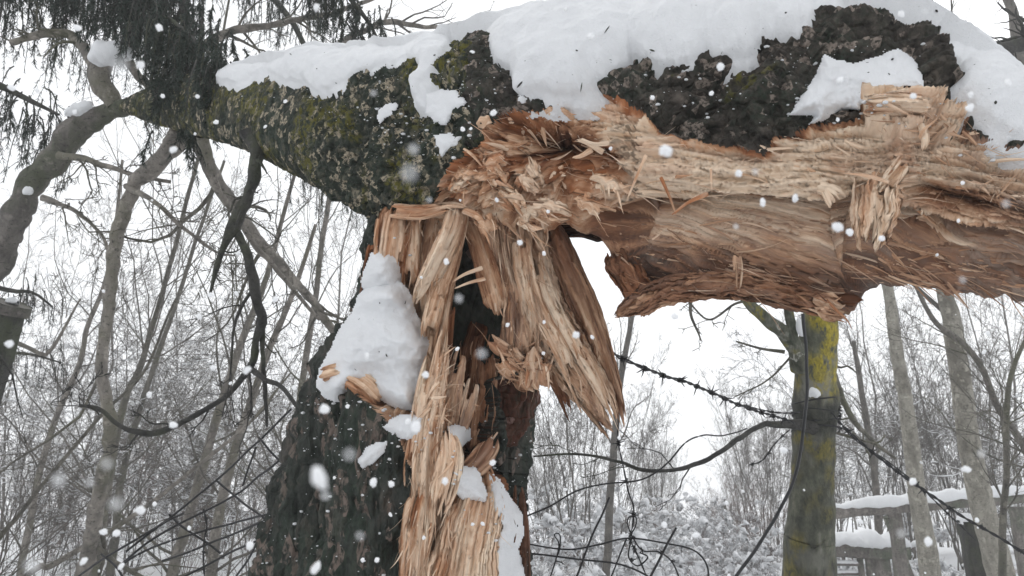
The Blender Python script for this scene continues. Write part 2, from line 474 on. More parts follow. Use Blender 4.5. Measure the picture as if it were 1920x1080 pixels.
WOODPOLY = [(712, 425), (740, 396), (790, 392), (818, 380), (832, 330), (850, 300), (905, 262), (900, 228), (960, 205), (1040, 190),
            (1090, 180), (1150, 170), (1195, 205), (1230, 240), (1290, 262), (1340, 272), (1380, 275), (1430, 290), (1460, 255),
            (1500, 245), (1545, 225), (1610, 212), (1620, 182), (1690, 174), (1760, 180), (1812, 205), (1815, 240), (1870, 262),
            (1930, 280), (2100, 370), (2600, 600), (2600, 1000), (700, 1000)]
def build_log():
    S = np.array([
        (205, 196, 203, 204, 3.1, .01), (235, 184, 232, 210, 3.05, .03), (285, 160, 275, 228, 2.95, .07), (345, 138, 332, 245, 2.75, .11), (430, 140, 400, 262, 2.5, .13),
        (520, 134, 470, 285, 2.32, .145), (620, 126, 565, 335, 2.15, .165), (730, 112, 650, 385, 1.98, .19), (830, 92, 735, 425, 1.86, .21),
        (910, 78, 850, 430, 1.79, .22), (1000, 70, 960, 430, 1.74, .22), (1100, 65, 1080, 428, 1.70, .22), (1160, 62, 1140, 470, 1.67, .23),
        (1190, 60, 1180, 560, 1.655, .235), (1260, 50, 1255, 566, 1.62, .24), (1400, 30, 1400, 555, 1.56, .24), (1500, 32, 1500, 575, 1.52, .24),
        (1570, 38, 1572, 600, 1.49, .24), (1600, 45, 1598, 590, 1.475, .235), (1620, 48, 1618, 545, 1.465, .23), (1720, 75, 1715, 532, 1.42, .22), (1800, 122, 1800, 560, 1.39, .21),
        (1860, 168, 1860, 560, 1.36, .20), (1930, 215, 1930, 575, 1.33, .19), (2100, 300, 2080, 640, 1.27, .18), (2350, 400, 2300, 740, 1.2, .16), (2500, 470, 2450, 790, 1.15, .08)])
    n = 940
    L = np.r_[0, np.cumsum(np.hypot(np.diff(S[:, 0]), np.diff(S[:, 1])))]
    g = np.linspace(0, L[-1], n)
    A = np.stack([np.interp(g, L, S[:, k]) for k in range(6)], 1)
    kk = np.exp(-np.linspace(-2, 2, 21) ** 2); kk /= kk.sum()
    Ap = np.vstack([np.repeat(A[:1], 10, 0), A, np.repeat(A[-1:], 10, 0)])
    A = np.stack([np.convolve(Ap[:, k], kk, 'valid') for k in range(6)], 1)
    tx, ty, bx, by, d, b = [A[:, k][:, None] for k in range(6)]
    th = np.r_[np.linspace(0, math.pi, 250, endpoint=False), np.linspace(math.pi, 2 * math.pi, 80, endpoint=False)]
    c = (1 - np.cos(th)) / 2
    sn = np.sin(th)
    prof = np.sign(sn) * np.abs(sn) ** 0.85
    # denser toward the middle of the front
    U = tx + (bx - tx) * c; Vv = ty + (by - ty) * c
    # ragged lower edge where the wood is torn
    rg = fbm(v3(U / 40, Vv / 90, 0.1), 4, 21) * 14 * sstep(1010, 1060, bx)
    Vr = Vv + rg * sstep(0.86, 1.0, c)
    D = d - b * prof
    W0 = PX(U, Vv, D)
    Tu = np.gradient(W0, axis=0); Tv = np.roll(W0, -1, 1) - np.roll(W0, 1, 1)
    N = unit(np.cross(Tv, Tu))
    W0 = PX(U, Vr, D)
    ctr = PX((tx + bx) / 2, (ty + by) / 2, d)
    N = N * np.sign((N * (W0 - ctr)).sum(-1, keepdims=True))
    front = (sn > -0.02) & (th > 0)
    front = np.broadcast_to(front, U.shape)
    sdn = fbm(v3(U / 30, Vv / 30, 0), 4, 8) * 7
    wsd = polysd(U, Vv, WOODPOLY) + sdn
    # the underside behind is torn as well between the stump and the ledge
    under = (~front) & (Vv > np.where(U > 1040, by - 60, 9999))
    wsd = np.where(front, wsd, np.where(under, 20, -40))
    wood = sstep(-2, 3, wsd)
    # bark relief
    lf = sstep(500, 700, U)
    br = bark_relief(W0, np.array([13., 22., 22.]), 1.0)
    rt_ = sstep(1000, 1120, U)
    br = br * (1 - rt_) + rt_ * bark_relief(W0 + 0.25 * W0[..., [2, 2, 0]] * [[[1, 0, 0]]], np.array([5., 17., 17.]), 1.35)
    br2 = fbm(W0 * np.array([60, 40, 18.]), 4, 9)
    bd = br * (0.004 + 0.011 * lf + 0.006 * sstep(1100, 1250, U)) + br2 * (0.004 - 0.001 * lf)
    bd += 0.022 * fbm(W0 * 6, 3, 12) * lf
    # knobs and the overhanging bark arch
    bd += 0.035 * gauss(U, Vv, 885, 130, 38, 60, 0.4) + 0.025 * gauss(U, Vv, 945, 165, 30, 26) + 0.02 * gauss(U, Vv, 800, 130, 60, 18, -0.2)
    bd += 0.045 * gauss(U, Vv, 1620, 72, 75, 24, 0.0) + 0.045 * gauss(U, Vv, 1745, 125, 28, 50, -0.5)
    bd += 0.03 * gauss(U, Vv, 1180, 165, 50, 25) + 0.035 * gauss(U, Vv, 1420, 190, 110, 45, -0.25) - 0.015 * gauss(U, Vv, 1330, 190, 35, 50)
    bd += 0.02 * gauss(U, Vv, 770, 360, 60, 45)
    bd -= 0.05 * gauss(U, Vv, 1620, 150, 90, 34)
    # torn wood relief, fibres run down to the right in the lower plank
    led = np.interp(U, [1060, 1120, 1180, 1260, 1330, 1420, 1520, 1600, 1680, 1760, 1920, 2400], [440, 412, 378, 390, 362, 372, 382, 374, 400, 425, 440, 600]) + 7 * fbm(v3(U / 40, 0, 5), 3, 4)
    low = sstep(-3, 5, Vv - led) * sstep(1080, 1110, U)
    fy = Vv - 0.22 * (U - 1100) * low - 30 * (1 - .8 * low) * noise(v3(U / 260, Vv / 200, 1), 3) - 0.05 * U
    fx = U
    q = v3(fx / 170, fy / 15, 0.5)
    lay = fbm(q, 3, 14)
    lay_l = fbm(v3(fx / 430, fy / 13, 0.5), 3, 114)
    stair = (1 - low) * np.floor(lay * 4 + 0.5 * noise(v3(fx / 30, fy / 6, 0), 15)) / 4 + low * np.floor(lay_l * 4 + .1 * noise(v3(fx / 80, fy / 6, 0), 15)) / 4
    crk = sstep(.075, .0, np.abs(noise(v3(fx / 330, (fy + 3 * noise(v3(fx / 60, fy / 20, 0), 50)) / 13, 0), 51))) * sstep(-.15, .25, noise(v3(fx / 150, fy / 30, 0), 52))
    crk = crk * (.45 + .55 * low)
    wd = -0.020 * sstep(0, 10, wsd) + 0.020 * stair + 0.004 * fbm(v3(fx / (45 + 120 * low), fy / 4.0, 0), 3, 17) - .010 * crk * (low + .4) + 0.012 * fbm(v3(fx / 110, fy / 60, 0), 3, 18)
    ch = sstep(1150, 1040, U) * sstep(780, 850, U)
    wx_ = fx + 18 * noise(v3(U / 50, Vv / 30, 0), 41); wy_ = fy + 5 * noise(v3(U / 40, Vv / 20, 0), 42)
    sa, ra = shards(wx_ / 85, wy_ / 15, 0, 3); sb, rb = shards(wx_ / 38, wy_ / 6.5, 0, 5); sc_, rc = shards(wx_ / 14, wy_ / 3.6, 0, 8)
    # round the mouth the blocks are short and point every way
    ux = (U * .8 + Vv * .6 + 14 * noise(v3(U / 30, Vv / 30, 4), 43)); uy = (Vv * .8 - U * .6 + 14 * noise(v3(U / 30, Vv / 30, 7), 44))
    ca, qa = shards(ux / 46, uy / 22, 0, 11); cb, qb = shards(ux / 19, uy / 9, 0, 12)
    pl_ = 1 - 0.75 * np.clip(gauss(U, fy, 1430, 335, 210, 50), 0, 1)
    la, pa_ = shards((fx + 20 * noise(v3(U / 70, Vv / 20, 0), 47)) / 170, (fy + 2.5 * noise(v3(U / 30, Vv / 12, 0), 48)) / 9, 0, 31)
    sa = sa * (1 - low) + low * la * .75; ra = ra * (1 - low) + low * pa_; sb = sb * (1 - .95 * low); rb = rb * (1 - low) + low * pa_; sc_ = sc_ * (1 - .95 * low)
    shd = (1 - ch) * pl_ * (0.014 * sa + 0.008 * sb + 0.0035 * sc_) + ch * (0.026 * ca + 0.013 * cb + 0.004 * sc_)
    rnd = (1 - ch) * (0.5 * ra + 0.5 * rb) + ch * (0.5 * qa + 0.5 * qb)
    lum = fbm(v3(U / 42 + 0.4 * noise(v3(U / 30, Vv / 30, 0), 7), (Vv + 0.35 * U) / 26, 0), 4, 19)
    wd = wd * (1 - .3 * ch - .55 * low) + shd + ch * 0.022 * (np.abs(lum) - 0.25)
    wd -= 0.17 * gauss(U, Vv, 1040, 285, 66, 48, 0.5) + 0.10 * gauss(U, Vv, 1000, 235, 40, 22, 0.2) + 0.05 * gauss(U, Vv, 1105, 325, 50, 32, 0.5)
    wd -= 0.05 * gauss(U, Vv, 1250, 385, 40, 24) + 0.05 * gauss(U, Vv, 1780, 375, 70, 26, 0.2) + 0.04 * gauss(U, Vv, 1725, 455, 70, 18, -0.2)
    wd += 0.03 * gauss(U, Vv, 1690, 290, 26, 70, 0.45) + 0.02 * gauss(U, Vv, 1300, 315, 130, 28, 0.1) + 0.03 * gauss(U, Vv, 900, 355, 60, 50)
    wd += 0.05 * sstep(0, 6, polysd(U, Vv, [(1616, 186), (1700, 176), (1765, 190), (1750, 235), (1690, 262), (1625, 240)]) + sdn * 0.5)
    wd += 0.035 * sstep(0, 6, polysd(U, Vv, [(1765, 190), (1812, 208), (1800, 250), (1760, 265), (1740, 240)]) + sdn * 0.5)
    wd -= low * 0.085 * (1 - 0.8 * sstep(0, 170, Vv - led)) * (1 - 0.6 * sstep(1620, 1700, U))
    smooth_pl = gauss(U, fy, 1430, 335, 200, 45)
    wd -= (0.7 * (0.020 * stair + 0.012 * fbm(v3(fx / 110, fy / 60, 0), 3, 18))) * np.clip(smooth_pl, 0, 1)
    # ragged furrowed rind along the bottom band
    band = low * sstep(-95, -20, Vv - by + 18 * noise(v3(U / 70, 0, 0), 53))
    wd += band * 0.014 * fbm(v3(fx / 60, fy / 12, 0), 4, 22)
    wd = np.where(wd < 0, wd * (1 - 0.92 * sstep(0.86, 0.985, c)), wd)
    disp = bd * (1 - wood) + wd * wood
    disp *= np.sin(np.linspace(0, math.pi, n))[:, None] ** 0.1
    W = W0 + N * disp[..., None]
    # wood tones, plus shade painted darker into hollows and sunken facets
    nz = fbm(v3(U / 90, fy / 26, 2), 4, 25)
    stain_shade = 0.20 + 0.10 * nz + 0.34 * (rnd - .5) + 0.12 * np.clip(-shd / .012, -1, 1)
    stain_shade += 0.30 * ch * (0.25 + sstep(-0.1, 0.5, lum * -1))
    stain_shade += 0.40 * gauss(U, Vv, 1050, 290, 90, 60, 0.5) + 0.25 * gauss(U, Vv, 1000, 235, 60, 30) + 0.3 * gauss(U, Vv, 1160, 400, 50, 30)
    stain_shade += low * (0.02 + 0.26 * sstep(80, 175, Vv - led)) + 0.38 * band + 0.25 * gauss(U, Vv, 1250, 385, 50, 30) + 0.3 * gauss(U, Vv, 1210, 520, 60, 50)
    stain_shade += 0.34 * gauss(U, Vv, 1780, 375, 90, 30, 0.1) + 0.28 * gauss(U, Vv, 1740, 455, 130, 24, -0.15) + 0.3 * gauss(U, Vv, 1560, 400, 50, 40)
    stain_shade += 0.22 * sstep(1700, 1900, U) * sstep(300, 420, Vv) + 0.5 * (1 - sstep(0, 9, wsd)) * sstep(1000, 1200, U)
    stain_shade += .30 * crk
    stain_shade -= 0.38 * sstep(1080, 1180, U) * (1 - low) * sstep(0, 30, wsd) * sstep(1800, 1650, U)
    orange = 0.75 * sstep(26, 4, wsd) * sstep(1500, 1150, U) + 0.95 * gauss(U, Vv, 1690, 300, 50, 80, 0.5) + 0.8 * gauss(U, Vv, 1050, 300, 120, 60, 0.4) + 0.75 * gauss(U, Vv, 1080, 340, 70, 50, 0.6) + 0.35 * ch + 0.6 * gauss(U, Vv, 1150, 215, 60, 20, 0.7) + 0.5 * sstep(0.05, 0.4, noise(v3(U / 110, Vv / 38, 0), 31)) * (1 - .6 * low)
    orange += 0.2 * band * sstep(0, 0.4, noise(v3(U / 70, Vv / 30, 0), 33))
    grey = low * (0.75 - 0.6 * band) + 0.35 * sstep(1500, 1700, U) * sstep(0, .4, nz) + 0.5 * sstep(1700, 1900, U)
    fib = v3(fx / FPX * 1.6, fy / FPX * 1.6, (D - d) * .25)
    F = gridfaces(n, U.shape[1], True)
    F = F[:, ::-1]
    wf = wood.reshape(-1)[F].mean(1) > 0.5
    Vf = W.reshape(-1, 3)
    at = dict(stain_shade=np.clip(stain_shade, 0, 1).ravel(), orange=np.clip(orange, 0, 1).ravel(), grey=np.clip(grey, 0, 1).ravel(), fib=fib.reshape(-1, 3))
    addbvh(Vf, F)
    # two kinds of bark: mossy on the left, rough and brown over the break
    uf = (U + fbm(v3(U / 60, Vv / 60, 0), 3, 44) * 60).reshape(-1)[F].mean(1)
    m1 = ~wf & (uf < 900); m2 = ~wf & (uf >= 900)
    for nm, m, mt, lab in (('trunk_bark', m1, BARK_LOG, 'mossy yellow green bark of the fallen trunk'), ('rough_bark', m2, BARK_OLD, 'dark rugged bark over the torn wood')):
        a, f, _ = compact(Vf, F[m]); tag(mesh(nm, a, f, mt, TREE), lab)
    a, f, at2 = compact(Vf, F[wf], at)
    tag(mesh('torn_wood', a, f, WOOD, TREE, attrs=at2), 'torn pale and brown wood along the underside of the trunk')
    return dict(by=by, U=U, V=Vv, W=W, N=N, W0=W0, front=front, tx=tx, ty=ty, th=th, g=g)
LOG = build_log()

def build_stump():
    S = np.array([(385, 735, 985, 1.84, .13), (420, 708, 1000, 1.84, .15), (460, 690, 1000, 1.84, .16), (520, 680, 1000, 1.83, .17), (580, 665, 1000, 1.83, .18), (640, 630, 1003, 1.82, .19),
                  (710, 590, 1005, 1.80, .21), (780, 562, 1003, 1.79, .22), (850, 540, 996, 1.78, .23), (900, 522, 984, 1.77, .235), (960, 508, 982, 1.77, .24),
                  (1020, 490, 986, 1.765, .245), (1080, 475, 985, 1.76, .25), (1300, 430, 1010, 1.72, .27), (1600, 380, 1060, 1.67, .29), (1950, 300, 1130, 1.62, .32),
                  (2250, 200, 1230, 1.58, .38), (2400, 120, 1320, 1.56, .44)])
    g = np.r_[np.arange(385, 1120, 2.2), np.linspace(1122, 2400, 200)]
    n = len(g)
    xl, xr, d, b = [np.interp(g, S[:, 0], S[:, k])[:, None] for k in (1, 2, 3, 4)]
    th = np.r_[np.linspace(0, math.pi, 230, endpoint=False), np.linspace(math.pi, 2 * math.pi, 80, endpoint=False)]
    c = (1 - np.cos(th)) / 2; sn = np.sin(th)
    U = xl + (xr - xl) * c; Vv = g[:, None] + 0 * c
    ed = fbm(v3(g[:, None] / 30, 1.5, 0), 4, 51) * 5
    ed = fbm(v3(g[:, None] / 30, c * 3, 0), 4, 51) * 5
    U = U + ed * (sstep(0.1, 0, c) * 0.8 - sstep(0.9, 1, c) * sstep(690, 720, g[:, None]) * 0.4)
    D = d - b * np.sign(sn) * np.abs(sn) ** 0.8
    W0 = PX(U, Vv, D)
    Tu = np.gradient(W0, axis=0); Tv = np.roll(W0, -1, 1) - np.roll(W0, 1, 1)
    N = unit(np.cross(Tv, Tu)); ctr = PX((xl + xr) / 2, Vv[:, :1], d)
    N = N * np.sign((N * (W0 - ctr)).sum(-1, keepdims=True))
    front = np.broadcast_to(sn > 0, U.shape)
    sdn = fbm(v3(U / 26, Vv / 40, 0), 4, 53) * 7
    WP = [(740, 380), (722, 425), (706, 500), (694, 560), (664, 620), (624, 680), (604, 700), (650, 720), (700, 760), (738, 800), (748, 830), (772, 880), (768, 960), (748, 1020),
          (752, 1090), (770, 1300), (850, 1500), (930, 1400), (972, 1100), (970, 980), (960, 900), (940, 860), (940, 700), (1010, 690), (1100, 380)]
    wsd = np.where(front, polysd(U, Vv, WP) + sdn, -30)
    wood = sstep(-2, 3, wsd)
    br = bark_relief(W0, np.array([17., 17., 5.5]), 1.0)
    bd = br * 0.022 + 0.03 * fbm(W0 * np.array([9, 9, 2.5]), 4, 55)
    bd += 0.03 * gauss(U, Vv, 700, 780, 35, 60) + 0.015 * gauss(U, Vv, 720, 1000, 40, 120)
    lay = fbm(v3((U + 0.15 * Vv) / 14, Vv / 160, 0), 3, 57)
    wd = -0.02 * sstep(0, 10, wsd) + 0.022 * np.floor(lay * 4) / 4 + 0.004 * fbm(v3(U / 4, Vv / 50, 0), 3, 58)
    wx_ = Vv + 22 * noise(v3(U / 20, Vv / 60, 0), 45); wy_ = U + .15 * Vv + 4 * noise(v3(U / 20, Vv / 50, 3), 46)
    sa, ra = shards(wx_ / 95, wy_ / 14, 0, 21); sb, rb = shards(wx_ / 40, wy_ / 6, 0, 22)
    wd += 0.013 * sa + 0.007 * sb
    # hollow heart
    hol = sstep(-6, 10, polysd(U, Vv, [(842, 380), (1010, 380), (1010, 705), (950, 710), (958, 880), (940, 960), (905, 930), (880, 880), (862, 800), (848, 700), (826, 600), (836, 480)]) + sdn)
    rw = sstep(0, 14, polysd(U, Vv, [(938, 700), (1030, 690), (1030, 930), (1000, 990), (962, 960), (955, 880)]))
    wd -= 0.30 * hol * wood
    bd = bd - 0.10 * rw * front * sstep(1006, 985, U)
    wd -= 0.05 * sstep(0, 30, polysd(U, Vv, [(590, 735), (650, 560), (690, 470), (745, 470), (800, 600), (800, 770), (720, 770), (640, 730)]))
    disp = bd * (1 - wood) + wd * wood
    W = W0 + N * disp[..., None]
    nz = fbm(v3(U / 18, Vv / 120, 2), 4, 61)
    stain_shade = 0.28 + 0.12 * nz + 0.3 * (.5 * ra + .5 * rb - .5) + 0.62 * hol + 0.3 * sstep(905, 930, U) * sstep(1000, 960, Vv)  # shade of the deep hollow is painted dark into the wood colour
    orange = 0.85 * sstep(34, 5, wsd) + 0.35 * sstep(0, 0.5, nz) + 0.3 * sstep(600, 480, Vv)
    orange = orange * (1 - hol)
    fib = v3(Vv / FPX * 1.7, (U + 0.15 * Vv) / FPX * 1.7, (D - d) * .25)
    at = dict(stain_shade=np.clip(stain_shade, 0, 1).ravel(), orange=np.clip(orange, 0, 1).ravel(), grey=(0.1 + 0 * stain_shade).ravel(), fib=fib.reshape(-1, 3))
    F = gridfaces(n, U.shape[1], True)[:, ::-1]
    Vf = W.reshape(-1, 3)
    wf = wood.reshape(-1)[F].mean(1) > 0.5
    red = (rw * front).reshape(-1)[F].mean(1) > 0.5
    addbvh(Vf, F)
    a, f, _ = compact(Vf, F[~wf & ~red]); tag(mesh('stump_bark', a, f, BARK_STUMP, TREE), 'dark green black furrowed bark of the standing stump')
    a, f, _ = compact(Vf, F[~wf & red]); tag(mesh('inner_bark', a, f, BARK_RED, TREE), 'reddish brown inner wall on the right of the stump')
    a, f, at2 = compact(Vf, F[wf], at); tag(mesh('stump_wood', a, f, WOOD, TREE, attrs=at2), 'splintered heartwood and dark hollow of the stump')
build_stump()

NSPL = 0
def slab(path, thick, seed, stain_shade=0.25, orange=0.1, grey=0.1, rag=(0.1, 0.15), teeth=9, label=None, ridge=0.25, bvh=True, name='splinter', twist=0.0, lean=0.0, crumple=0.0):
    """a torn length of wood. path rows: (px, py, depth, width px); thick in metres"""
    global NSPL
    NSPL += 1
    r = np.random.RandomState(seed)
    P = np.asarray(path, float)
    ln = np.linalg.norm(np.diff(P[:, :2], axis=0), axis=1).sum()
    nu = int(max(24, ln / 2.6)); wmax = P[:, 3].max()
    nv = int(max(16, min(150, wmax / 1.3)))
    C = catmull(P, 200)
    Cw = PX(C[:, 0], C[:, 1], C[:, 2]); ww = C[:, 3] * C[:, 2] / FPX
    T = unit(np.gradient(Cw, axis=0)); view = unit(Cw - CAM)
    S = unit(np.cross(T, view)); Nn = unit(np.cross(S, T)); Nn = Nn * np.sign(-(Nn * view).sum(-1, keepdims=True))
    ph = np.linspace(0, 2 * math.pi, nv * 2, endpoint=False)
    s = np.sign(np.cos(ph)) * np.abs(np.cos(ph)) ** 0.7
    z = np.sign(np.sin(ph)) * np.abs(np.sin(ph)) ** 0.6
    nst = max(4, int(wmax / 8.5))
    swp = (s * 0.5 + 0.5 + .13 * noise(v3(s * 3.1, seed, 0), 2)) * nst + 0.3 * noise(v3(s * 9, seed, 0), 2)
    si = np.floor(swp).astype(int) % 61; sf = swp - np.floor(swp)
    r1, r2, r3, r4 = r.rand(61), r.rand(61), r.rand(61), r.rand(61)
    tip = np.abs(sf - 0.5) * 2
    t0 = rag[0] * (0.2 + 1.0 * r1[si] ** 1.3 + 0.25 * tip * (nst > 4)); t1 = 1 - rag[1] * (0.15 + 1.3 * r2[si] ** 1.3 + 0.35 * tip * (nst > 4))
    u = np.linspace(0, 1, nu)[:, None]
    t = t0 + (t1 - t0) * u
    idx = t * 199; i0 = np.clip(idx.astype(int), 0, 198); f = (idx - i0)[..., None]
    lerp = lambda A: A[i0] * (1 - f) + A[i0 + 1] * f
    c = lerp(Cw); Sv = unit(lerp(S)); Nv = unit(lerp(Nn)); wv = lerp(ww[:, None])[..., 0]
    tw = twist * (t - 0.5) + lean
    S2 = Sv * np.cos(tw)[..., None] + Nv * np.sin(tw)[..., None]; N2 = Nv * np.cos(tw)[..., None] - Sv * np.sin(tw)[..., None]
    rl = ln / FPX * 1.6
    X = t * rl; Y = s * wv * 0.5
    lay = fbm(v3(X * 6 + seed, Y * 55, z * .6), 3, seed % 40)
    rid = np.floor(lay * 4) / 4 * 0.5 + 0.5 * lay + 0.3 * noise(v3(X * 12, Y * 260, z), seed % 31)
    taper = np.minimum(1, np.minimum(u / 0.07, (1 - u) / 0.07) + 0.06) ** 0.6
    sx = (Y / np.maximum(wv, 1e-5) + 0.5) * nst + 1.1 * noise(v3(X * 2.2, Y * 8, seed), 9)
    sj = np.floor(sx).astype(int) % 61; se = np.abs(sx - np.floor(sx) - .5) * 2
    groove = (se ** 6) * (0.4 + 0.6 * r4[sj])
    zz = z * (thick * 0.5) * taper + (rid * thick * ridge + (r3[sj] - .5) * thick * ridge * .8 - groove * thick * 0.22) * (z > 0.2) * taper
    edge = 1 + 0.10 * noise(v3(X * 14, z * 2, seed), 3) + 0.05 * noise(v3(X * 60, z * 2, seed), 4)
    k1, c1 = shards(X * 8 + seed + .5 * noise(v3(X * 9, Y * 20, seed), 5), Y * 52 + .4 * noise(v3(X * 14, Y * 20, seed), 7), 0, seed % 50)
    k2, c2 = shards(X * 19 + seed, Y * 125 + .5 * noise(v3(X * 30, Y * 40, seed), 8), 0, seed % 50 + 3)
    zz = zz + (z > 0.1) * taper * (k1 * thick * .27 + k2 * min(thick, .035) * .16)
    edge = edge + .10 * (c1 - .5)
    W = c + S2 * (Y * edge * (0.75 + 0.25 * taper))[..., None] + N2 * zz[..., None]
    W = W + Nv * (0.012 * noise(v3(X * 4, Y * 12, seed), 6))[..., None]
    if crumple: W = W + Nv * (crumple * fbm(W * 38, 3, seed % 17))[..., None] + Sv * (crumple * .7 * fbm(W * 45, 3, seed % 13 + 20))[..., None]
    F = gridfaces(nu, nv * 2, True)
    Vf = W.reshape(-1, 3)
    nz = fbm(v3(X * 8, Y * 40, z), 3, 3 + seed % 7)
    st = stain_shade + 0.12 * nz + 0.12 * (z < -0.2) + 0.08 * sstep(0.25, 0.0, 1 - t) + (r4[sj] - .5) * 0.10 + 0.12 * groove + (.55 * c1 + .45 * c2 - .5) * 0.42 - .10 * np.clip(k1, -1, 1)  # grooves, rear face and sunken facets get shade painted into their tone
    at = dict(stain_shade=np.clip(st, 0, 1).ravel(), orange=np.clip(orange + 0.3 * sstep(0.1, 0.5, nz), 0, 1).ravel(), grey=np.clip(grey + 0 * st, 0, 1).ravel(),
              fib=v3(X + seed * 0.37, Y + 0 * X, z * thick).reshape(-1, 3))
    o = mesh(name, Vf, F, WOOD, TREE, attrs=at)
    if label: o['label'] = label
    if bvh: addbvh(Vf, F)
    return o

# --- stump slabs, upper fan
slab([(752, 388, 1.72, 70), (742, 440, 1.70, 74), (735, 500, 1.70, 62), (730, 575, 1.72, 50)], .05, 1, .26, .5, .0, (.05, .12), label='orange wood wall behind the snow shelf')
slab([(775, 395, 1.70, 26), (775, 460, 1.69, 30), (768, 540, 1.69, 28)], .03, 2, .30, .3, .1, (.02, .2))
slab([(812, 392, 1.73, 24), (800, 450, 1.72, 26), (790, 500, 1.72, 24), (778, 550, 1.73, 16)], .025, 3, .36, .1, .4, (.02, .25))
slab([(862, 385, 1.62, 40), (850, 430, 1.61, 44), (822, 490, 1.60, 42), (795, 545, 1.61, 36), (772, 600, 1.62, 20)], .04, 4, .16, .1, .3, (.02, .25), label='pale thick fibre bundle leaning to the left')
slab([(868, 400, 1.64, 28), (852, 460, 1.63, 32), (826, 540, 1.62, 38), (806, 620, 1.62, 36), (796, 690, 1.62, 30)], .035, 5, .26, .25, .05, (.02, .2))
slab([(850, 450, 1.66, 30), (826, 540, 1.65, 36), (808, 620, 1.65, 38), (795, 700, 1.65, 38)], .03, 6, .24, .3, .0, (.05, .15))
slab([(872, 412, 1.67, 14), (856, 480, 1.66, 18), (836, 560, 1.66, 22), (826, 650, 1.65, 22), (820, 740, 1.64, 20)], .025, 7, .30, .3, .1, (.05, .3))
slab([(700, 440, 1.73, 14), (690, 500, 1.73, 16), (676, 570, 1.74, 14), (650, 625, 1.75, 12)], .03, 8, .75, .5, .0, (.1, .2), label='dark bark rim')  # rim piece in a dark wood tone
slab([(730, 395, 1.69, 30), (790, 398, 1.64, 26), (850, 388, 1.60, 18), (890, 398, 1.58, 8)], .03, 9, .14, .2, .05, (.15, .3), label='curled pale strip across the top of the stump')
slab([(868, 392, 1.585, 16), (900, 410, 1.57, 12), (915, 440, 1.565, 5)], .012, 10, .2, .4, .0, (.02, .3))
slab([(880, 405, 1.70, 36), (900, 460, 1.68, 40), (918, 520, 1.66, 46), (932, 570, 1.65, 46), (934, 600, 1.65, 30)], .04, 11, .40, .3, .1, (.05, .08), label='rounded brown splinter hanging in the hollow')
slab([(915, 400, 1.68, 34), (928, 450, 1.67, 34), (945, 500, 1.67, 24), (950, 525, 1.68, 16)], .03, 12, .46, .0, .7, (.05, .35))
# --- the big hanging wedge
slab([(1000, 395, 1.75, 70), (1022, 480, 1.735, 74), (1058, 570, 1.72, 72), (1096, 660, 1.70, 60), (1120, 730, 1.69, 50), (1135, 770, 1.68, 40)], .05, 131, .50, .2, .2, (.02, .15), crumple=.006)
slab([(972, 395, 1.72, 84), (986, 470, 1.70, 84), (1010, 560, 1.68, 84), (1050, 640, 1.655, 88), (1096, 715, 1.64, 80), (1134, 775, 1.635, 66), (1164, 832, 1.63, 44)], .07, 13, .30, .1, .45, (.02, .16), 12, crumple=.006, label='large wedge of torn wood hanging down to a point', ridge=.3)
slab([(1030, 425, 1.74, 50), (1062, 500, 1.72, 60), (1100, 590, 1.70, 60), (1135, 690, 1.68, 44), (1160, 765, 1.67, 30), (1176, 822, 1.66, 16)], .06, 14, .48, .15, .35, (.02, .15), 8)
slab([(955, 400, 1.70, 60), (962, 470, 1.67, 62), (978, 560, 1.65, 70), (984, 640, 1.63, 88), (988, 708, 1.63, 92)], .06, 15, .40, .05, .55, (.02, .14), 14, label='grey brown slab with curled torn end')
slab([(975, 440, 1.64, 40), (985, 520, 1.63, 42), (1010, 590, 1.62, 40), (1050, 660, 1.61, 36), (1080, 740, 1.61, 26), (1098, 790, 1.61, 8)], .03, 16, .22, .15, .2, (.1, .3))
slab([(1000, 480, 1.65, 26), (1040, 580, 1.63, 30), (1088, 670, 1.62, 28), (1120, 740, 1.62, 20)], .025, 17, .18, .1, .2, (.2, .25))
slab([(1075, 640, 1.62, 30), (1110, 700, 1.61, 28), (1145, 770, 1.60, 18), (1160, 815, 1.60, 6)], .025, 18, .24, .2, .2, (.2, .25))
slab([(1035, 660, 1.68, 46), (1045, 700, 1.69, 40), (1058, 750, 1.70, 22), (1073, 800, 1.70, 4)], .02, 19, .66, .2, .1, (.1, .2), label='thin dark sliver hanging below the wedge')
slab([(1060, 660, 1.70, 24), (1080, 710, 1.70, 20), (1098, 760, 1.70, 8)], .02, 20, .55, .1, .2, (.1, .3))
for k, (x, y, w_, dd) in enumerate([(940, 650, 30, 0.5), (955, 690, 34, 0.9), (985, 712, 40, 1.4), (1010, 700, 34, 1.9), (965, 668, 30, 1.2), (1000, 680, 36, 1.6)]):
    slab([(x - 26 * math.cos(dd), y - 14, 1.60, w_ * .8), (x, y + 4, 1.585, w_), (x + 20 * math.cos(dd) + 10, y + 16, 1.60, w_ * .6)], .03, 30 + k, .36, .35, .3, (.2, .35), 12, ridge=.5)
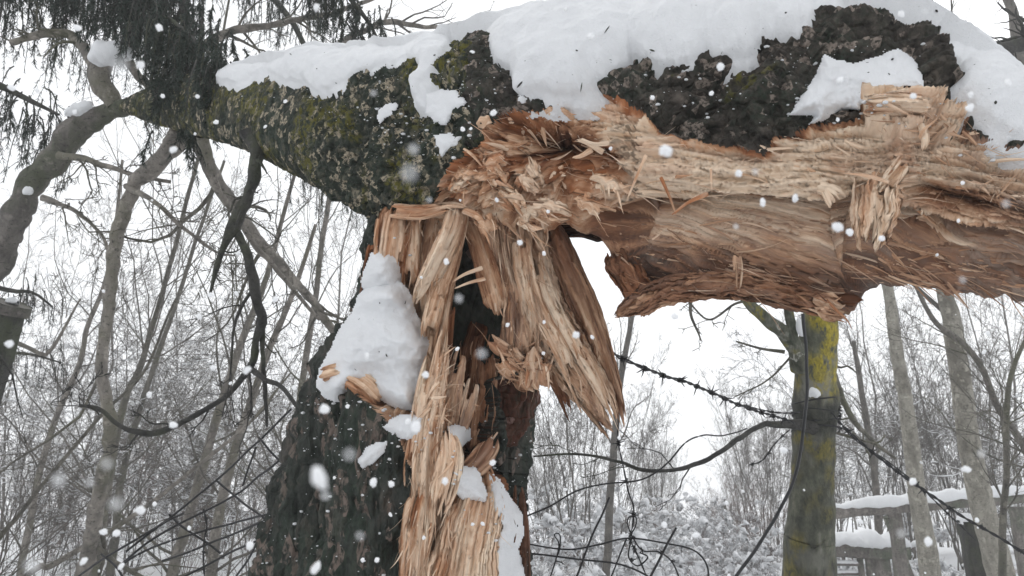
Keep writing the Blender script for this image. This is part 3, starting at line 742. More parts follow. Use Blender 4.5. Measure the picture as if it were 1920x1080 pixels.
# --- front strips of the stump
slab([(838, 600, 1.60, 24), (826, 680, 1.58, 34), (812, 760, 1.56, 44), (800, 850, 1.54, 52), (795, 960, 1.53, 46), (788, 1060, 1.52, 26), (785, 1160, 1.53, 14)], .04, 41, .13, .3, .0, (.12, .2), 14, label='long pale splinter down the front of the stump')
slab([(815, 640, 1.60, 24), (800, 720, 1.58, 36), (786, 800, 1.56, 40), (775, 880, 1.55, 40), (768, 960, 1.55, 30)], .04, 42, .18, .45, .0, (.2, .2), 12)
slab([(800, 900, 1.52, 60), (785, 980, 1.52, 60), (775, 1080, 1.52, 50), (768, 1200, 1.54, 40)], .04, 43, .22, .3, .0, (.25, .1), 10)
slab([(838, 800, 1.53, 14), (846, 850, 1.50, 44), (838, 900, 1.49, 52), (824, 945, 1.49, 44), (812, 985, 1.50, 14)], .025, 44, .12, .15, .0, (.15, .35), 10, label='pale shredded flap in front of the stump')
slab([(905, 905, 1.58, 86), (892, 960, 1.55, 104), (878, 1020, 1.53, 120), (868, 1090, 1.52, 130), (850, 1220, 1.52, 130), (840, 1400, 1.56, 100)], .07, 45, .15, .25, .0, (.03, .1), 6, label='broad pale slab at the foot, topped with snow', ridge=.2)
slab([(950, 950, 1.62, 36), (938, 1010, 1.60, 44), (925, 1090, 1.59, 46), (915, 1200, 1.60, 44)], .04, 46, .38, .1, .4, (.1, .1))
slab([(890, 700, 1.62, 24), (880, 750, 1.61, 30), (866, 800, 1.61, 26), (860, 840, 1.62, 20)], .03, 47, .34, .0, .8, (.3, .2), 10, label='grey splinter standing in the hollow')
slab([(868, 645, 1.63, 18), (856, 700, 1.62, 30), (848, 760, 1.61, 32), (840, 820, 1.61, 30)], .03, 48, .36, .1, .6, (.3, .1), 10)
slab([(908, 640, 1.72, 44), (906, 720, 1.72, 54), (896, 790, 1.71, 56), (890, 860, 1.70, 50)], .05, 49, .62, .3, .1, (.15, .05))
slab([(900, 600, 1.82, 40), (880, 680, 1.80, 40), (872, 760, 1.78, 40)], .05, 50, .88, .2, .0, (.1, .1))  # coloured near black to stand in for the hollow's shade
slab([(932, 805, 1.60, 16), (918, 840, 1.59, 40), (895, 870, 1.58, 46), (870, 890, 1.58, 30)], .035, 51, .46, .1, .5, (.35, .1), 10)
slab([(905, 860, 1.60, 12), (912, 890, 1.59, 26), (918, 930, 1.58, 30), (920, 980, 1.58, 28)], .03, 52, .24, .35, .1, (.3, .05), 8)
slab([(850, 560, 1.71, 10), (842, 640, 1.70, 14), (838, 730, 1.69, 14)], .02, 53, .6, .4, .0, (.2, .2))
slab([(600, 705, 1.66, 30), (640, 700, 1.63, 40), (680, 720, 1.62, 50), (720, 760, 1.62, 40)], .04, 54, .30, .9, .0, (.1, .2), 8, label='small patch of orange wood at the edge of the snow shelf')
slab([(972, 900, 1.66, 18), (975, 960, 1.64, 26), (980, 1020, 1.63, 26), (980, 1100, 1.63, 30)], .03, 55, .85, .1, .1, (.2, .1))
slab([(945, 955, 1.58, 12), (955, 990, 1.57, 26), (950, 1040, 1.57, 20)], .025, 56, .55, .1, .2, (.2, .2))
# --- log slabs
slab([(1150, 592, 1.50, 6), (1185, 575, 1.47, 34), (1230, 552, 1.44, 52), (1290, 540, 1.41, 52), (1370, 536, 1.38, 50), (1460, 548, 1.35, 50), (1570, 580, 1.32, 44)], .06, 61, .56, .08, .25, (.02, .1), 5, crumple=.008, label='dark red strip along the lower edge of the torn wood')
slab([(1150, 462, 1.58, 44), (1168, 500, 1.56, 56), (1200, 548, 1.52, 60), (1230, 580, 1.50, 50)], .05, 62, .70, .2, .1, (.15, .05), 9, crumple=.008)
slab([(1000, 428, 1.86, 20), (1050, 430, 1.86, 30), (1100, 430, 1.84, 34), (1150, 442, 1.80, 44)], .05, 63, .95, .0, .0, (.1, .1), 9, label='black underside behind the gap')  # underside piece in the darkest wood tone
slab([(1645, 340, 1.26, 84), (1642, 385, 1.22, 86), (1638, 420, 1.21, 74), (1634, 450, 1.21, 52), (1628, 484, 1.21, 26)], .05, 64, .10, .2, .0, (.05, .28), 7, crumple=.006, label='pale spike of wood hanging from the trunk')
slab([(1676, 350, 1.25, 20), (1672, 380, 1.23, 24), (1664, 400, 1.23, 8)], .02, 65, .14, .2, .0, (.1, .4))
slab([(1530, 350, 1.28, 24), (1565, 360, 1.26, 24), (1585, 375, 1.26, 10)], .015, 66, .12, .1, .0, (.1, .3))
slab([(1545, 355, 1.27, 16), (1557, 378, 1.26, 18), (1562, 392, 1.26, 10)], .015, 67, .12, .1, .0, (.1, .3))
slab([(1382, 480, 1.33, 16), (1384, 505, 1.31, 18), (1383, 530, 1.31, 16), (1384, 548, 1.31, 5)], .015, 68, .4, .0, .6, (.1, .4), label='small grey peg of wood on the lower plank')
slab([(1700, 300, 1.20, 34), (1672, 335, 1.20, 34), (1650, 365, 1.21, 24)], .04, 69, .28, .9, .0, (.2, .2))
slab([(1725, 225, 1.19, 14), (1735, 260, 1.18, 14), (1728, 290, 1.18, 4)], .012, 70, .12, .1, .0, (.1, .2))
slab([(1615, 200, 1.22, 34), (1680, 196, 1.19, 44), (1750, 200, 1.17, 40)], .05, 71, .22, .05, .3, (.1, .1), 6)
slab([(1520, 566, 1.33, 30), (1556, 578, 1.31, 46), (1582, 586, 1.31, 42), (1600, 590, 1.32, 26)], .035, 72, .42, .1, .3, (.2, .35), 7, crumple=.010)
slab([(1575, 563, 1.33, 20), (1592, 562, 1.31, 26), (1608, 564, 1.31, 16)], .04, 73, .90, .2, .0, (.2, .2), 7)
# curled chips around the mouth of the break
chips = [(870, 340, -.6, 60, 34), (900, 370, .4, 70, 40), (930, 330, 1.0, 60, 34), (890, 300, 1.2, 60, 26), (960, 380, .6, 70, 36), (1010, 375, .3, 80, 36),
         (1040, 395, .2, 70, 30), (930, 395, .1, 80, 30), (985, 345, .9, 60, 30), (860, 375, .2, 60, 26), (915, 290, 1.3, 50, 22), (950, 255, -.4, 60, 26),
         (990, 410, .5, 70, 30), (950, 420, .7, 80, 34), (920, 430, .8, 60, 26), (1050, 370, .9, 56, 26), (905, 235, -.4, 46, 20), (845, 330, 1.4, 46, 20),
         (930, 300, -.2, 44, 26), (1000, 330, 1.1, 56, 28), (1115, 385, .4, 90, 26), (1150, 350, .3, 90, 24)]
for k, (x, y, a, l, w_) in enumerate(chips):
    if k % 2 and k < 18: continue
    l *= 1.15; w_ *= 1.25
    r = np.random.RandomState(200 + k)
    dx, dy = math.cos(a) * l / 2, math.sin(a) * l / 2
    dz = np.interp(x, [840, 1000, 1160], [1.60, 1.535, 1.46]) - 0.012 * r.rand()
    slab([(x - dx, y - dy, dz + .02, w_ * .7), (x, y, dz - .008, w_), (x + dx, y + dy, dz + .0 - 0.02 * r.rand(), w_ * .8)], .012, 80 + k, .08 + .30 * r.rand(), .15 + .5 * r.rand() ** 2, .05, (.3, .45), 7, ridge=.6, lean=r.uniform(-.5, .5), twist=r.uniform(-.8, .8), crumple=.011)

BVH = BVHTree.FromPolygons([tuple(v) for v in np.vstack(BV_V)], np.vstack(BV_F).tolist())
def hit(px, py):
    dr = PX(px, py, 1.0) - CAM; dr /= np.linalg.norm(dr)
    loc, nr, i, dist = BVH.ray_cast(Vector(CAM), Vector(dr), 5.0)
    return (None, None) if loc is None else (np.array(loc), np.array(nr))

# fine torn fibres: uncountable, lifted off the torn faces
def fibres(name, regions, label, seed):
    r = np.random.RandomState(seed)
    Pl, Wl, Nl, St, Og, Gy = [], [], [], [], [], []
    K = 8
    for (poly, cnt, ang, spread, ln, wd, lift, st, og, gy) in regions:
        cnt = int(cnt * 0.8); wd *= 0.62; lift *= 0.6
        P = np.array(poly); lo, hi = P.min(0), P.max(0); got = 0; tries = 0
        while got < cnt and tries < cnt * 12:
            tries += 1
            x, y = lo + (hi - lo) * r.rand(2)
            if polysd(np.array([x]), np.array([y]), poly)[0] < 0: continue
            p, nn = hit(x, y)
            if p is None: continue
            got += 1
            vw = unit(p - CAM)
            if (nn * vw).sum() > 0: nn = -nn
            nn = unit(nn - 0.6 * vw)
            a = ang + r.normal() * spread
            if r.rand() < 0.12: a += math.pi
            dr = np.array([1., 0, 0]) * math.cos(a) - UPV * math.sin(a)
            dr = unit(dr - nn * (dr * nn).sum())
            L = ln * (0.25 + r.rand() ** 2.5 * 1.7); w0 = wd * (0.15 + r.rand() ** 3 * 2.2)
            lf = lift * (0.2 + 1.2 * r.rand() ** 2)
            sd = np.cross(nn, dr); t = np.linspace(0, 1, K)[:, None]
            cu = r.normal() * 0.18
            pts = p - nn * 0.003 - dr * 0.15 * L + dr * L * t + nn * (lf * L * t ** 1.6 + 0.002) + sd * cu * L * t ** 2 + nn * (0.05 * L * r.normal()) * np.sin(t * 5)
            Pl.append(pts); Wl.append(w0 * (1 - t[:, 0] ** 2.2) * (0.6 + 0.4 * np.minimum(1, t[:, 0] * 4)) + 0.0003)
            Nl.append(np.stack([sd, nn]))
            St.append(st + r.normal() * 0.10); Og.append(og * r.rand()); Gy.append(gy * r.rand())
    Pl = np.array(Pl); Wl = np.array(Wl); Nl = np.array(Nl); n = len(Pl)
    off = np.array([(-1, 0), (0, .35), (1, 0), (0, -.35)])
    V = Pl[:, :, None, :] + Wl[:, :, None, None] * 0.5 * (off[None, None, :, :1] * Nl[:, None, None, 0, :] + off[None, None, :, 1:] * Nl[:, None, None, 1, :])
    F1 = gridfaces(K, 4, True)
    F = (F1[None] + (np.arange(n) * K * 4)[:, None, None]).reshape(-1, 4)
    rep = lambda a: np.repeat(np.clip(a, 0, 1), K * 4)
    fib = v3(np.tile(np.repeat(np.arange(K) * 0.01, 4), n), np.repeat(r.rand(n), K * 4), np.tile(np.tile(np.array([0, 1, 2, 1]) * .002, K), n))
    o = mesh(name, V.reshape(-1, 3), F, WOOD, TREE, smooth=False, attrs=dict(stain_shade=rep(np.array(St)), orange=rep(np.array(Og)), grey=rep(np.array(Gy)), fib=fib))
    tag(o, label, kind='stuff')
fibres('torn_fibres', [
    ([(840, 310), (905, 262), (905, 230), (1080, 190), (1160, 180), (1180, 380), (1080, 415), (940, 440), (830, 390)], 520, .5, .7, .035, .008, .5, .20, .6, .1),
    ([(1150, 180), (1230, 245), (1380, 285), (1500, 250), (1640, 225), (1640, 370), (1300, 375), (1180, 370)], 420, .12, .25, .045, .005, .22, .12, .3, .1),
    ([(1640, 190), (1800, 210), (1920, 290), (1920, 440), (1740, 420), (1640, 370)], 260, .2, .5, .04, .006, .3, .22, .5, .3),
    ([(1100, 420), (1280, 400), (1600, 400), (1640, 540), (1500, 560), (1180, 540)], 420, .22, .12, .06, .0035, .12, .38, .2, .9),
    ([(1640, 450), (1920, 440), (1920, 560), (1640, 530)], 260, .15, .15, .06, .005, .15, .42, .3, .6),
    ([(1180, 520), (1600, 540), (1600, 600), (1190, 580)], 200, .15, .3, .03, .005, .3, .6, .5, .2),
    ([(880, 400), (1020, 420), (1070, 560), (1180, 820), (1060, 700), (960, 700), (920, 560)], 420, 1.25, .22, .045, .004, .2, .28, .3, .5),
    ([(920, 640), (1030, 640), (1030, 715), (940, 715)], 260, 1.4, 1.2, .025, .006, .7, .34, .6, .4),
    ([(740, 400), (880, 400), (840, 600), (760, 560)], 160, 1.8, .2, .05, .004, .12, .26, .5, .1),
    ([(830, 620), (860, 900), (800, 1080), (750, 1080), (770, 880), (790, 780)], 300, 1.75, .2, .04, .0035, .24, .16, .5, .0),
    ([(830, 620), (850, 700), (830, 800), (800, 790)], 120, -.9, .6, .03, .006, .6, .14, .5, .0),
    ([(820, 960), (930, 940), (910, 1080), (800, 1080)], 160, 1.75, .08, .06, .003, .08, .18, .4, .0),
    ([(860, 640), (930, 640), (930, 900), (860, 880)], 120, 1.6, .3, .04, .004, .3, .4, .2, .6)], 'fine torn fibres bristling from the broken wood', 71)
# thin stray splinters sticking out
def stray(pts, w_px, seed, st=.14, og=.3):
    slab([(x, y, d, w_px * f) for (x, y, d), f in zip(pts, np.linspace(1, .35, len(pts)))], .004, seed, st, og, .0, (.02, .1), 3, bvh=False, ridge=.3)
stray([(1212, 290, 1.37), (1190, 340, 1.36), (1174, 380, 1.36)], 7, 301)
stray([(1238, 330, 1.37), (1255, 368, 1.36), (1270, 408, 1.36)], 7, 302, .25, .6)
stray([(1330, 362, 1.33), (1290, 380, 1.32), (1258, 405, 1.33)], 10, 303, .2, .6)
stray([(1333, 315, 1.33), (1334, 340, 1.32), (1335, 362, 1.32)], 5, 304)
stray([(1130, 285, 1.45), (1100, 268, 1.43), (1078, 262, 1.42)], 12, 305)
stray([(1145, 268, 1.43), (1115, 270, 1.41), (1085, 258, 1.41)], 10, 306)
stray([(1110, 280, 1.44), (1090, 292, 1.42), (1072, 296, 1.42)], 12, 307)
stray([(905, 502, 1.60), (870, 515, 1.59), (846, 530, 1.58)], 9, 308)
stray([(912, 522, 1.60), (880, 530, 1.59), (850, 542, 1.58)], 7, 309)
stray([(1222, 450, 1.38), (1255, 425, 1.37)], 4, 310)

# ------------------------------------------------------------------ snow lying on the tree
def snow_cap():
    U, Vv, W0, N, W = LOG['U'], LOG['V'], LOG['W0'], LOG['N'], LOG['W']
    ty = LOG['ty']; fr = LOG['front']
    poly = [(412, -400), (412, 150), (426, 160), (450, 160), (475, 148), (505, 142), (545, 158), (575, 160), (604, 180), (640, 165), (665, 148), (700, 138), (735, 126), (770, 120), (790, 132), (776, 160), (785, 190),
            (800, 160), (830, 120), (850, 90), (875, 60), (905, 62), (915, 100), (930, 128), (958, 135), (968, 178), (1010, 176), (1040, 186), (1098, 186), (1128, 158), (1160, 140), (1190, 122),
            (1240, 132), (1300, 132), (1328, 110), (1400, 122), (1432, 90), (1500, 84), (1530, 62), (1600, 42), (1690, 50), (1702, 72), (1745, 86), (1790, 135), (1792, 185), (1815, 215), (1860, 246), (1930, 280), (2200, 420), (2200, -400)]
    f = polysd(U, Vv, poly) + 4 * fbm(v3(U / 22, Vv / 22, 0), 4, 66)
    back = (ty + np.minimum(150, .42 * (LOG['by'] - ty)) - Vv) + 20 * noise(v3(U / 60, 0, 0), 4)
    f = np.where(fr, f, np.minimum(back, np.minimum(U - 412, 2200 - U)))
    for kn in ([(866, 70), (905, 60), (912, 100), (890, 120), (870, 150), (855, 180), (846, 150)], [(1536, 66), (1600, 40), (1690, 44), (1700, 76), (1640, 100), (1560, 100)], [(1700, 78), (1745, 84), (1786, 130), (1788, 185), (1760, 170), (1725, 120)]):
        f = np.minimum(f, -np.where(fr, polysd(U, Vv, kn), -999) + 3)
    Tm = np.interp(U, [400, 470, 560, 640, 730, 870, 1000, 1130, 1300, 1500, 1650, 1740, 1830, 1920, 2200], [.02, .035, .048, .042, .038, .034, .058, .056, .060, .060, .066, .05, .036, .036, .04])
    Tm = Tm * (1 + 0.22 * fbm(v3(U / 130, Vv / 80, 0), 3, 68))
    T = np.where(f > 0, Tm * (1 - np.exp(-np.maximum(f, 0) / 26)) + 0.006 * sstep(0, 3, f), f * 0.0016)
    T += sstep(0, 30, f) * (0.007 * fbm(W0 * np.array([6, 9, 9.]), 3, 70) + 0.0045 * fbm(W0 * np.array([16, 30, 30.]), 3, 74) + 0.0012 * fbm(W0 * 90, 3, 71))
    T += 0.010 * (1 - sstep(0, 6, np.abs(f - 2))) * 0
    Bs = W0 + N * (0.010 + 0.006 * fbm(W0 * 20, 2, 73))[..., None]
    S = Bs + N * T[..., None]
    F = gridfaces(U.shape[0], U.shape[1], True)[:, ::-1]
    keep = (f.reshape(-1)[F].max(1) > -26)
    a, fc, _ = compact(S.reshape(-1, 3), F[keep])
    o = mesh('snow_blanket', a, fc, SNOW)
    tag(o, 'thick white snow blanket lying along the top of the fallen trunk', 'snow blanket')
snow_cap()
def pillow(name, poly, thick, label, step=2.2, lam=14, bottom=0.03, bumps=.25, seed=1, smooth_r=5, lumps=()):
    P = np.array(poly, float); lo = P.min(0) - 6; hi = P.max(0) + 6
    xs = np.arange(lo[0], hi[0], step); ys = np.arange(lo[1], hi[1], step)
    X, Y = np.meshgrid(xs, ys, indexing='ij')
    f = polysd(X, Y, poly) + 2.2 * fbm(v3(X / 14, Y / 14, seed), 4, 80 + seed)
    D = np.full(X.shape, np.nan)
    for i in range(0, X.shape[0], 2):
        for j in range(0, X.shape[1], 2):
            h, _ = hit(X[i, j], Y[i, j])
            if h is not None: D[i:i + 2, j:j + 2] = (h - CAM) @ FWD
    med = np.nanmedian(D); D = np.where(np.isnan(D), med, D); D = np.clip(D, med - .12, med + .12)
    k = smooth_r
    D = np.minimum(D, np.percentile(D, 70) + 0 * D)
    for _ in range(3):
        for ax in (0, 1):
            Dp = np.concatenate([np.repeat(D.take([0], ax), k, ax), D, np.repeat(D.take([-1], ax), k, ax)], ax)
            cs = np.cumsum(Dp, ax); m = 2 * k + 1
            z = np.zeros_like(cs.take([0], ax)); cs = np.concatenate([z, cs], ax)
            n_ = D.shape[ax]
            D = (cs.take(range(m, m + n_), ax) - cs.take(range(0, n_), ax)) / m
    T = thick * (1 - np.exp(-np.maximum(f, 0) / lam)) * (1 + bumps * fbm(v3(X / 50, Y / 40, seed), 3, 90 + seed))
    for lx, ly, rx, ry, hh in lumps: T += hh * gauss(X, Y, lx, ly, rx, ry) * sstep(0, 30, f)
    T += sstep(0, 14, f) * (0.0012 * fbm(v3(X / 9, Y / 9, seed), 3, 95) + .004 * fbm(v3(X / 34, Y / 26, seed), 3, 96))
    fr = D - T - 0.004; bk = D + bottom
    nU, nV = X.shape
    Vv = np.vstack([PX(X, Y, fr).reshape(-1, 3), PX(X, Y, np.maximum(bk, fr + .01)).reshape(-1, 3)])
    G = gridfaces(nU, nV)
    keep = f.reshape(-1)[G].min(1) > 0
    G = G[keep]
    # rim
    e = np.concatenate([G[:, [0, 1]], G[:, [1, 2]], G[:, [2, 3]], G[:, [3, 0]]])
    key = np.sort(e, 1); _, inv, cnt = np.unique(key, axis=0, return_inverse=True, return_counts=True)
    be = e[cnt[inv.ravel()] == 1]; o_ = nU * nV
    rim = np.stack([be[:, 1], be[:, 0], be[:, 0] + o_, be[:, 1] + o_], 1)
    F = np.vstack([G, G[:, ::-1] + o_, rim])
    a, fc, _ = compact(Vv, F)
    return tag(mesh(name, a, fc, SNOW), label, 'snow patch')
pillow('snow_patch', [(660, 584), (668, 556), (684, 536), (706, 524), (736, 520), (760, 532), (773, 552), (782, 585), (796, 615), (812, 645), (802, 690), (792, 740), (778, 772), (745, 770), (712, 752), (690, 728), (664, 730), (650, 748), (628, 758), (604, 744), (590, 722), (598, 690), (618, 652), (634, 618), (652, 590)], .05, 'big rounded snow heap on the shelf of the stump', lam=30, lumps=[(722, 552, 40, 24, .05), (748, 642, 58, 46, .07), (655, 660, 40, 50, .05), (635, 722, 30, 22, .03), (742, 738, 42, 22, .035)], bottom=.06, smooth_r=22, seed=1, bumps=.3)
pillow('snow_patch', [(686, 490), (694, 474), (712, 468), (732, 474), (748, 488), (752, 508), (752, 526), (764, 545), (730, 556), (694, 552), (675, 538), (679, 512)], .035, 'small snow lump above the big heap on the stump', seed=2, bottom=.04, smooth_r=12, lumps=[(722, 490, 16, 14, .015), (700, 512, 14, 12, .012)])
pillow('snow_patch', [(712, 800), (742, 778), (775, 772), (792, 785), (786, 818), (764, 828), (738, 816)], .025, 'thin snow below the big heap beside the pale splinters', seed=3)
pillow('snow_patch', [(668, 868), (684, 838), (708, 828), (730, 826), (722, 850), (698, 872), (680, 880)], .018, 'little snow patch on the dark bark of the stump', seed=4)
pillow('snow_patch', [(836, 800), (858, 794), (880, 800), (886, 822), (872, 835), (858, 850), (848, 830)], .04, 'snow wedged in the hollow between grey splinters', seed=5)
pillow('snow_patch', [(850, 885), (868, 873), (892, 874), (904, 892), (916, 925), (912, 944), (884, 938), (866, 938), (852, 925)], .035, 'snow on top of the broad pale slab', seed=6)
pillow('snow_patch', [(914, 884), (940, 898), (958, 930), (980, 962), (984, 1000), (974, 1030), (988, 1090), (970, 1160), (940, 1160), (926, 1080), (932, 1020), (942, 985), (924, 950)], .035, 'long snow streak down the right side of the stump', seed=7)
pillow('snow_patch', [(708, 205), (735, 188), (748, 196), (742, 215), (724, 222), (712, 234), (704, 222)], .018, 'small snow patch alone on the mossy trunk bark', seed=8)
pillow('snow_patch', [(798, 176), (826, 166), (856, 168), (877, 190), (868, 205), (852, 212), (838, 238), (818, 232), (796, 214)], .03, 'middle snow patch on the bark left of the break', seed=9)
pillow('snow_patch', [(812, 252), (840, 248), (868, 254), (858, 272), (838, 286), (828, 298), (820, 280)], .022, 'lower snow patch on the bark beside the torn wood', seed=10)
pillow('snow_patch', [(1545, 98), (1560, 108), (1600, 116), (1640, 106), (1684, 88), (1712, 108), (1728, 130), (1734, 166), (1700, 162), (1660, 172), (1624, 178), (1612, 206), (1580, 208), (1545, 228), (1510, 238), (1528, 218), (1476, 218), (1500, 182), (1528, 140)], .045, 'angular snow patch on the ledge under the bark arch', lam=18, bottom=.05, seed=11, smooth_r=8)
pillow('snow_patch', [(968, 178), (982, 176), (990, 186), (980, 196), (970, 190)], .012, 'tiny snow crumb under the bark knob', seed=12)

def debris():
    """bits of bark, needles and splinters dropped on the snow"""
    r = np.random.RandomState(91)
    a_, f_, _ = None, None, None
    ob = [o for o in bpy.data.objects if o.type == 'MESH' and (o.name.startswith('snow_blanket') or o.name.startswith('snow_patch'))]
    Vs, Fs, o_ = [], [], 0
    for o in ob:
        me = o.data; n = len(me.vertices); v = np.empty(n * 3, np.float32); me.vertices.foreach_get('co', v)
        l = np.empty(len(me.loops), np.int32); me.loops.foreach_get('vertex_index', l)
        Vs.append(v.reshape(-1, 3) + np.array(o.location)); Fs.append(l.reshape(-1, 4) + o_); o_ += n
    bv = BVHTree.FromPolygons([tuple(v) for v in np.vstack(Vs)], np.vstack(Fs).tolist())
    parts = []; parts2 = []
    Fb = gridfaces(4, 4, True)
    pts = []
    for k in range(130):
        if k < 70:
            c = [(930, 130), (1200, 100), (1330, 100), (800, 140), (640, 150), (1600, 140), (1830, 150), (700, 660), (750, 570), (870, 900), (960, 980), (1460, 80)][r.randint(12)]
            x, y = c[0] + r.normal() * 55, c[1] + r.normal() * 22
        else: x, y = r.uniform(430, 1920), r.uniform(10, 250)
        dr = PX(x, y, 1.0) - CAM; dr /= np.linalg.norm(dr)
        loc, nr, i, dist = bv.ray_cast(Vector(CAM), Vector(dr), 5.0)
        if loc is None: continue
        p = np.array(loc); nn = np.array(nr); nn = nn if nn @ dr < 0 else -nn
        t1 = unit(np.cross(nn, r.normal(size=3))); t2 = np.cross(nn, t1)
        s_ = .0011 * (.5 + 2.4 * r.rand() ** 3); L = s_ * (1 + 5 * r.rand() ** 3)
        a = np.linspace(0, 2 * math.pi, 4, endpoint=False)
        w_ = np.array([.3, 1, .9, .15])[:, None]
        V = p + nn * s_ * .3 + np.linspace(-L, L, 4)[:, None, None] * t1 + (w_ * np.cos(a) * s_ * .7)[..., None] * t2 + (w_ * np.sin(a) * s_ * .45)[..., None] * nn
        parts.append((V.reshape(-1, 3), Fb))
    V, F = join(parts)
    tag(mesh('bark_crumbs', V, F, LIMB_DARK), 'dark crumbs of bark and needles sprinkled on the snow of the fallen trunk', 'bark crumbs', kind='stuff')
debris()
def dusting():
    r = np.random.RandomState(77); parts = []
    base = []
    for k in range(5):
        a = np.linspace(0, math.pi, 5); b_ = np.linspace(0, 2 * math.pi, 7, endpoint=False)
        base.append(v3(np.sin(a)[:, None] * np.cos(b_), np.sin(a)[:, None] * np.sin(b_), np.cos(a)[:, None] + 0 * b_).reshape(-1, 3) * (1 + .5 * r.rand(35, 1)))
    Fb = gridfaces(5, 7, True)
    for poly, cnt, sz in [([(420, 150), (560, 160), (700, 140), (860, 90), (900, 200), (840, 300), (700, 260), (560, 210), (430, 190)], 150, .0028), ([(690, 180), (890, 170), (880, 310), (690, 300)], 90, .003),
                          ([(900, 60), (1130, 150), (1120, 210), (940, 215), (850, 180)], 90, .003), ([(1130, 150), (1530, 70), (1540, 150), (1460, 240), (1160, 210)], 90, .003), ([(1480, 90), (1740, 80), (1740, 180), (1600, 230), (1440, 240)], 80, .003),
                          ([(560, 720), (740, 760), (760, 900), (640, 900), (560, 840)], 110, .0032), ([(500, 900), (760, 900), (750, 1080), (480, 1080)], 60, .003), ([(740, 760), (860, 780), (840, 860), (740, 840)], 50, .003),
                          ([(840, 780), (1000, 800), (995, 1080), (850, 960)], 110, .003), ([(680, 440), (770, 440), (800, 560), (690, 560)], 30, .003), ([(1600, 170), (1900, 200), (1900, 320), (1620, 240)], 60, .0028)]:
        P = np.array(poly); lo, hi = P.min(0), P.max(0); got = 0
        for _ in range(cnt * 4):
            x, y = lo + (hi - lo) * r.rand(2)
            if got >= cnt: break
            if polysd(np.array([x]), np.array([y]), poly)[0] < 0: continue
            p, nn = hit(x, y)
            if p is None: continue
            if nn @ unit(p - CAM) > 0: nn = -nn
            if nn[2] < .05 and r.rand() < .75: continue
            got += 1; s_ = sz * .42 * (.4 + 2.2 * r.rand() ** 4)
            parts.append((p + nn * s_ * .3 + base[r.randint(5)] * s_ * np.array([1.4, 1, .7]), Fb))
    V, F = join(parts)
    tag(mesh('snow_dusting', V, F, SNOW), 'loose crumbs of snow scattered over the bark and torn wood of the broken tree', 'snow dusting', kind='stuff')
dusting()
# ------------------------------------------------------------------ limbs of the fallen crown
def grow(parents, n, length, ang, seed, rr=0.55, K=7, up=0.0, wob=0.25, t0=0.15, t1=1.0, taper=0.75, plane=None):
    """child shoots of every parent. parents: (P (m,k,3), R (m,k))"""
    r = np.random.RandomState(seed)
    P, R = parents; m, k, _ = P.shape
    t = t0 + (t1 - t0) * r.rand(m, n) ** 0.9
    ix = t * (k - 1); i = np.minimum(ix.astype(int), k - 2); f = (ix - i)[..., None]
    mi = np.arange(m)[:, None]
    p = P[mi, i] * (1 - f) + P[mi, i + 1] * f
    rad = (R[mi, i] * (1 - f[..., 0]) + R[mi, i + 1] * f[..., 0]) * rr
    T = unit(P[mi, i + 1] - P[mi, i])
    rv = r.normal(size=(m, n, 3))
    side = unit(np.cross(T, rv))
    a = ang * (0.6 + 0.7 * r.rand(m, n))[..., None]
    D = unit(T * np.cos(a) + side * np.sin(a))
    plen = np.linalg.norm(P[:, -1] - P[:, 0], axis=1)[:, None]
    L = length * plen * (0.45 + 0.75 * r.rand(m, n)) * (1.15 - 0.6 * t)
    p = p.reshape(-1, 3); D = D.reshape(-1, 3); L = L.ravel(); rad = rad.ravel()
    N_ = len(p)
    pts = np.empty((N_, K, 3)); pts[:, 0] = p
    cur = D
    for q in range(1, K):
        cur = unit(cur + r.normal(size=(N_, 3)) * wob + np.array([0, 0, up]))
        pts[:, q] = pts[:, q - 1] + cur * (L / (K - 1))[:, None]
    rads = rad[:, None] * (1 - taper * np.linspace(0, 1, K))[None]
    return pts, rads
def minr(R, d): return np.maximum(R, d)

def limb(path, parent, name, mat, seed, sides=12, rough=.34, n=None):
    P = np.asarray(path, float)
    n = n or max(12, int(np.linalg.norm(np.diff(P[:, :2], axis=0), axis=1).sum() / 7))
    C = catmull(P, n)
    W = PX(C[:, 0], C[:, 1], C[:, 2]); R = C[:, 3] * C[:, 2] / FPX / 2
    q = W * 5
    W = W + np.stack([noise(q, seed), noise(q, seed + 1), noise(q, seed + 2)], -1) * R[:, None] * 0.5 + .55 * np.minimum(1, .012 / np.maximum(R, 1e-4))[:, None] * np.stack([noise(q * 3.4, seed), noise(q * 3.4, seed + 1), noise(q * 3.4, seed + 2)], -1) * R[:, None] * 0.9
    V, F = tubes(W[None], R[None], sides, seed, rough)
    o = mesh(name, V, F, mat, parent)
    return o, W, R
def twigs(par, W, R, seed, spec, mat, name='twigs', extra=None, mr=0.0012):
    """grow generations of shoots off a stem and join them into one crown mesh"""
    k = 10
    idx = np.linspace(0, len(W) - 1, k).astype(int)
    gen = (W[idx][None], R[idx][None])
    parts = []
    for s_, kw in enumerate(spec):
        kw = dict(kw); sd = kw.pop('sides', 4)
        gen = grow(gen, seed=seed + 7 * s_, **kw)
        gen = (gen[0], minr(gen[1], mr))
        parts.append(tubes(gen[0], gen[1], sd))
    V, F = join(parts)
    return mesh(name, V, F, mat, par)
SPEC_L = [dict(n=9, length=.45, ang=.9, K=9, wob=.22, up=-.02, rr=.38, sides=5), dict(n=5, length=.5, ang=.8, K=7, wob=.25, rr=.5), dict(n=4, length=.5, ang=.8, K=5, wob=.3, rr=.6, sides=3)]
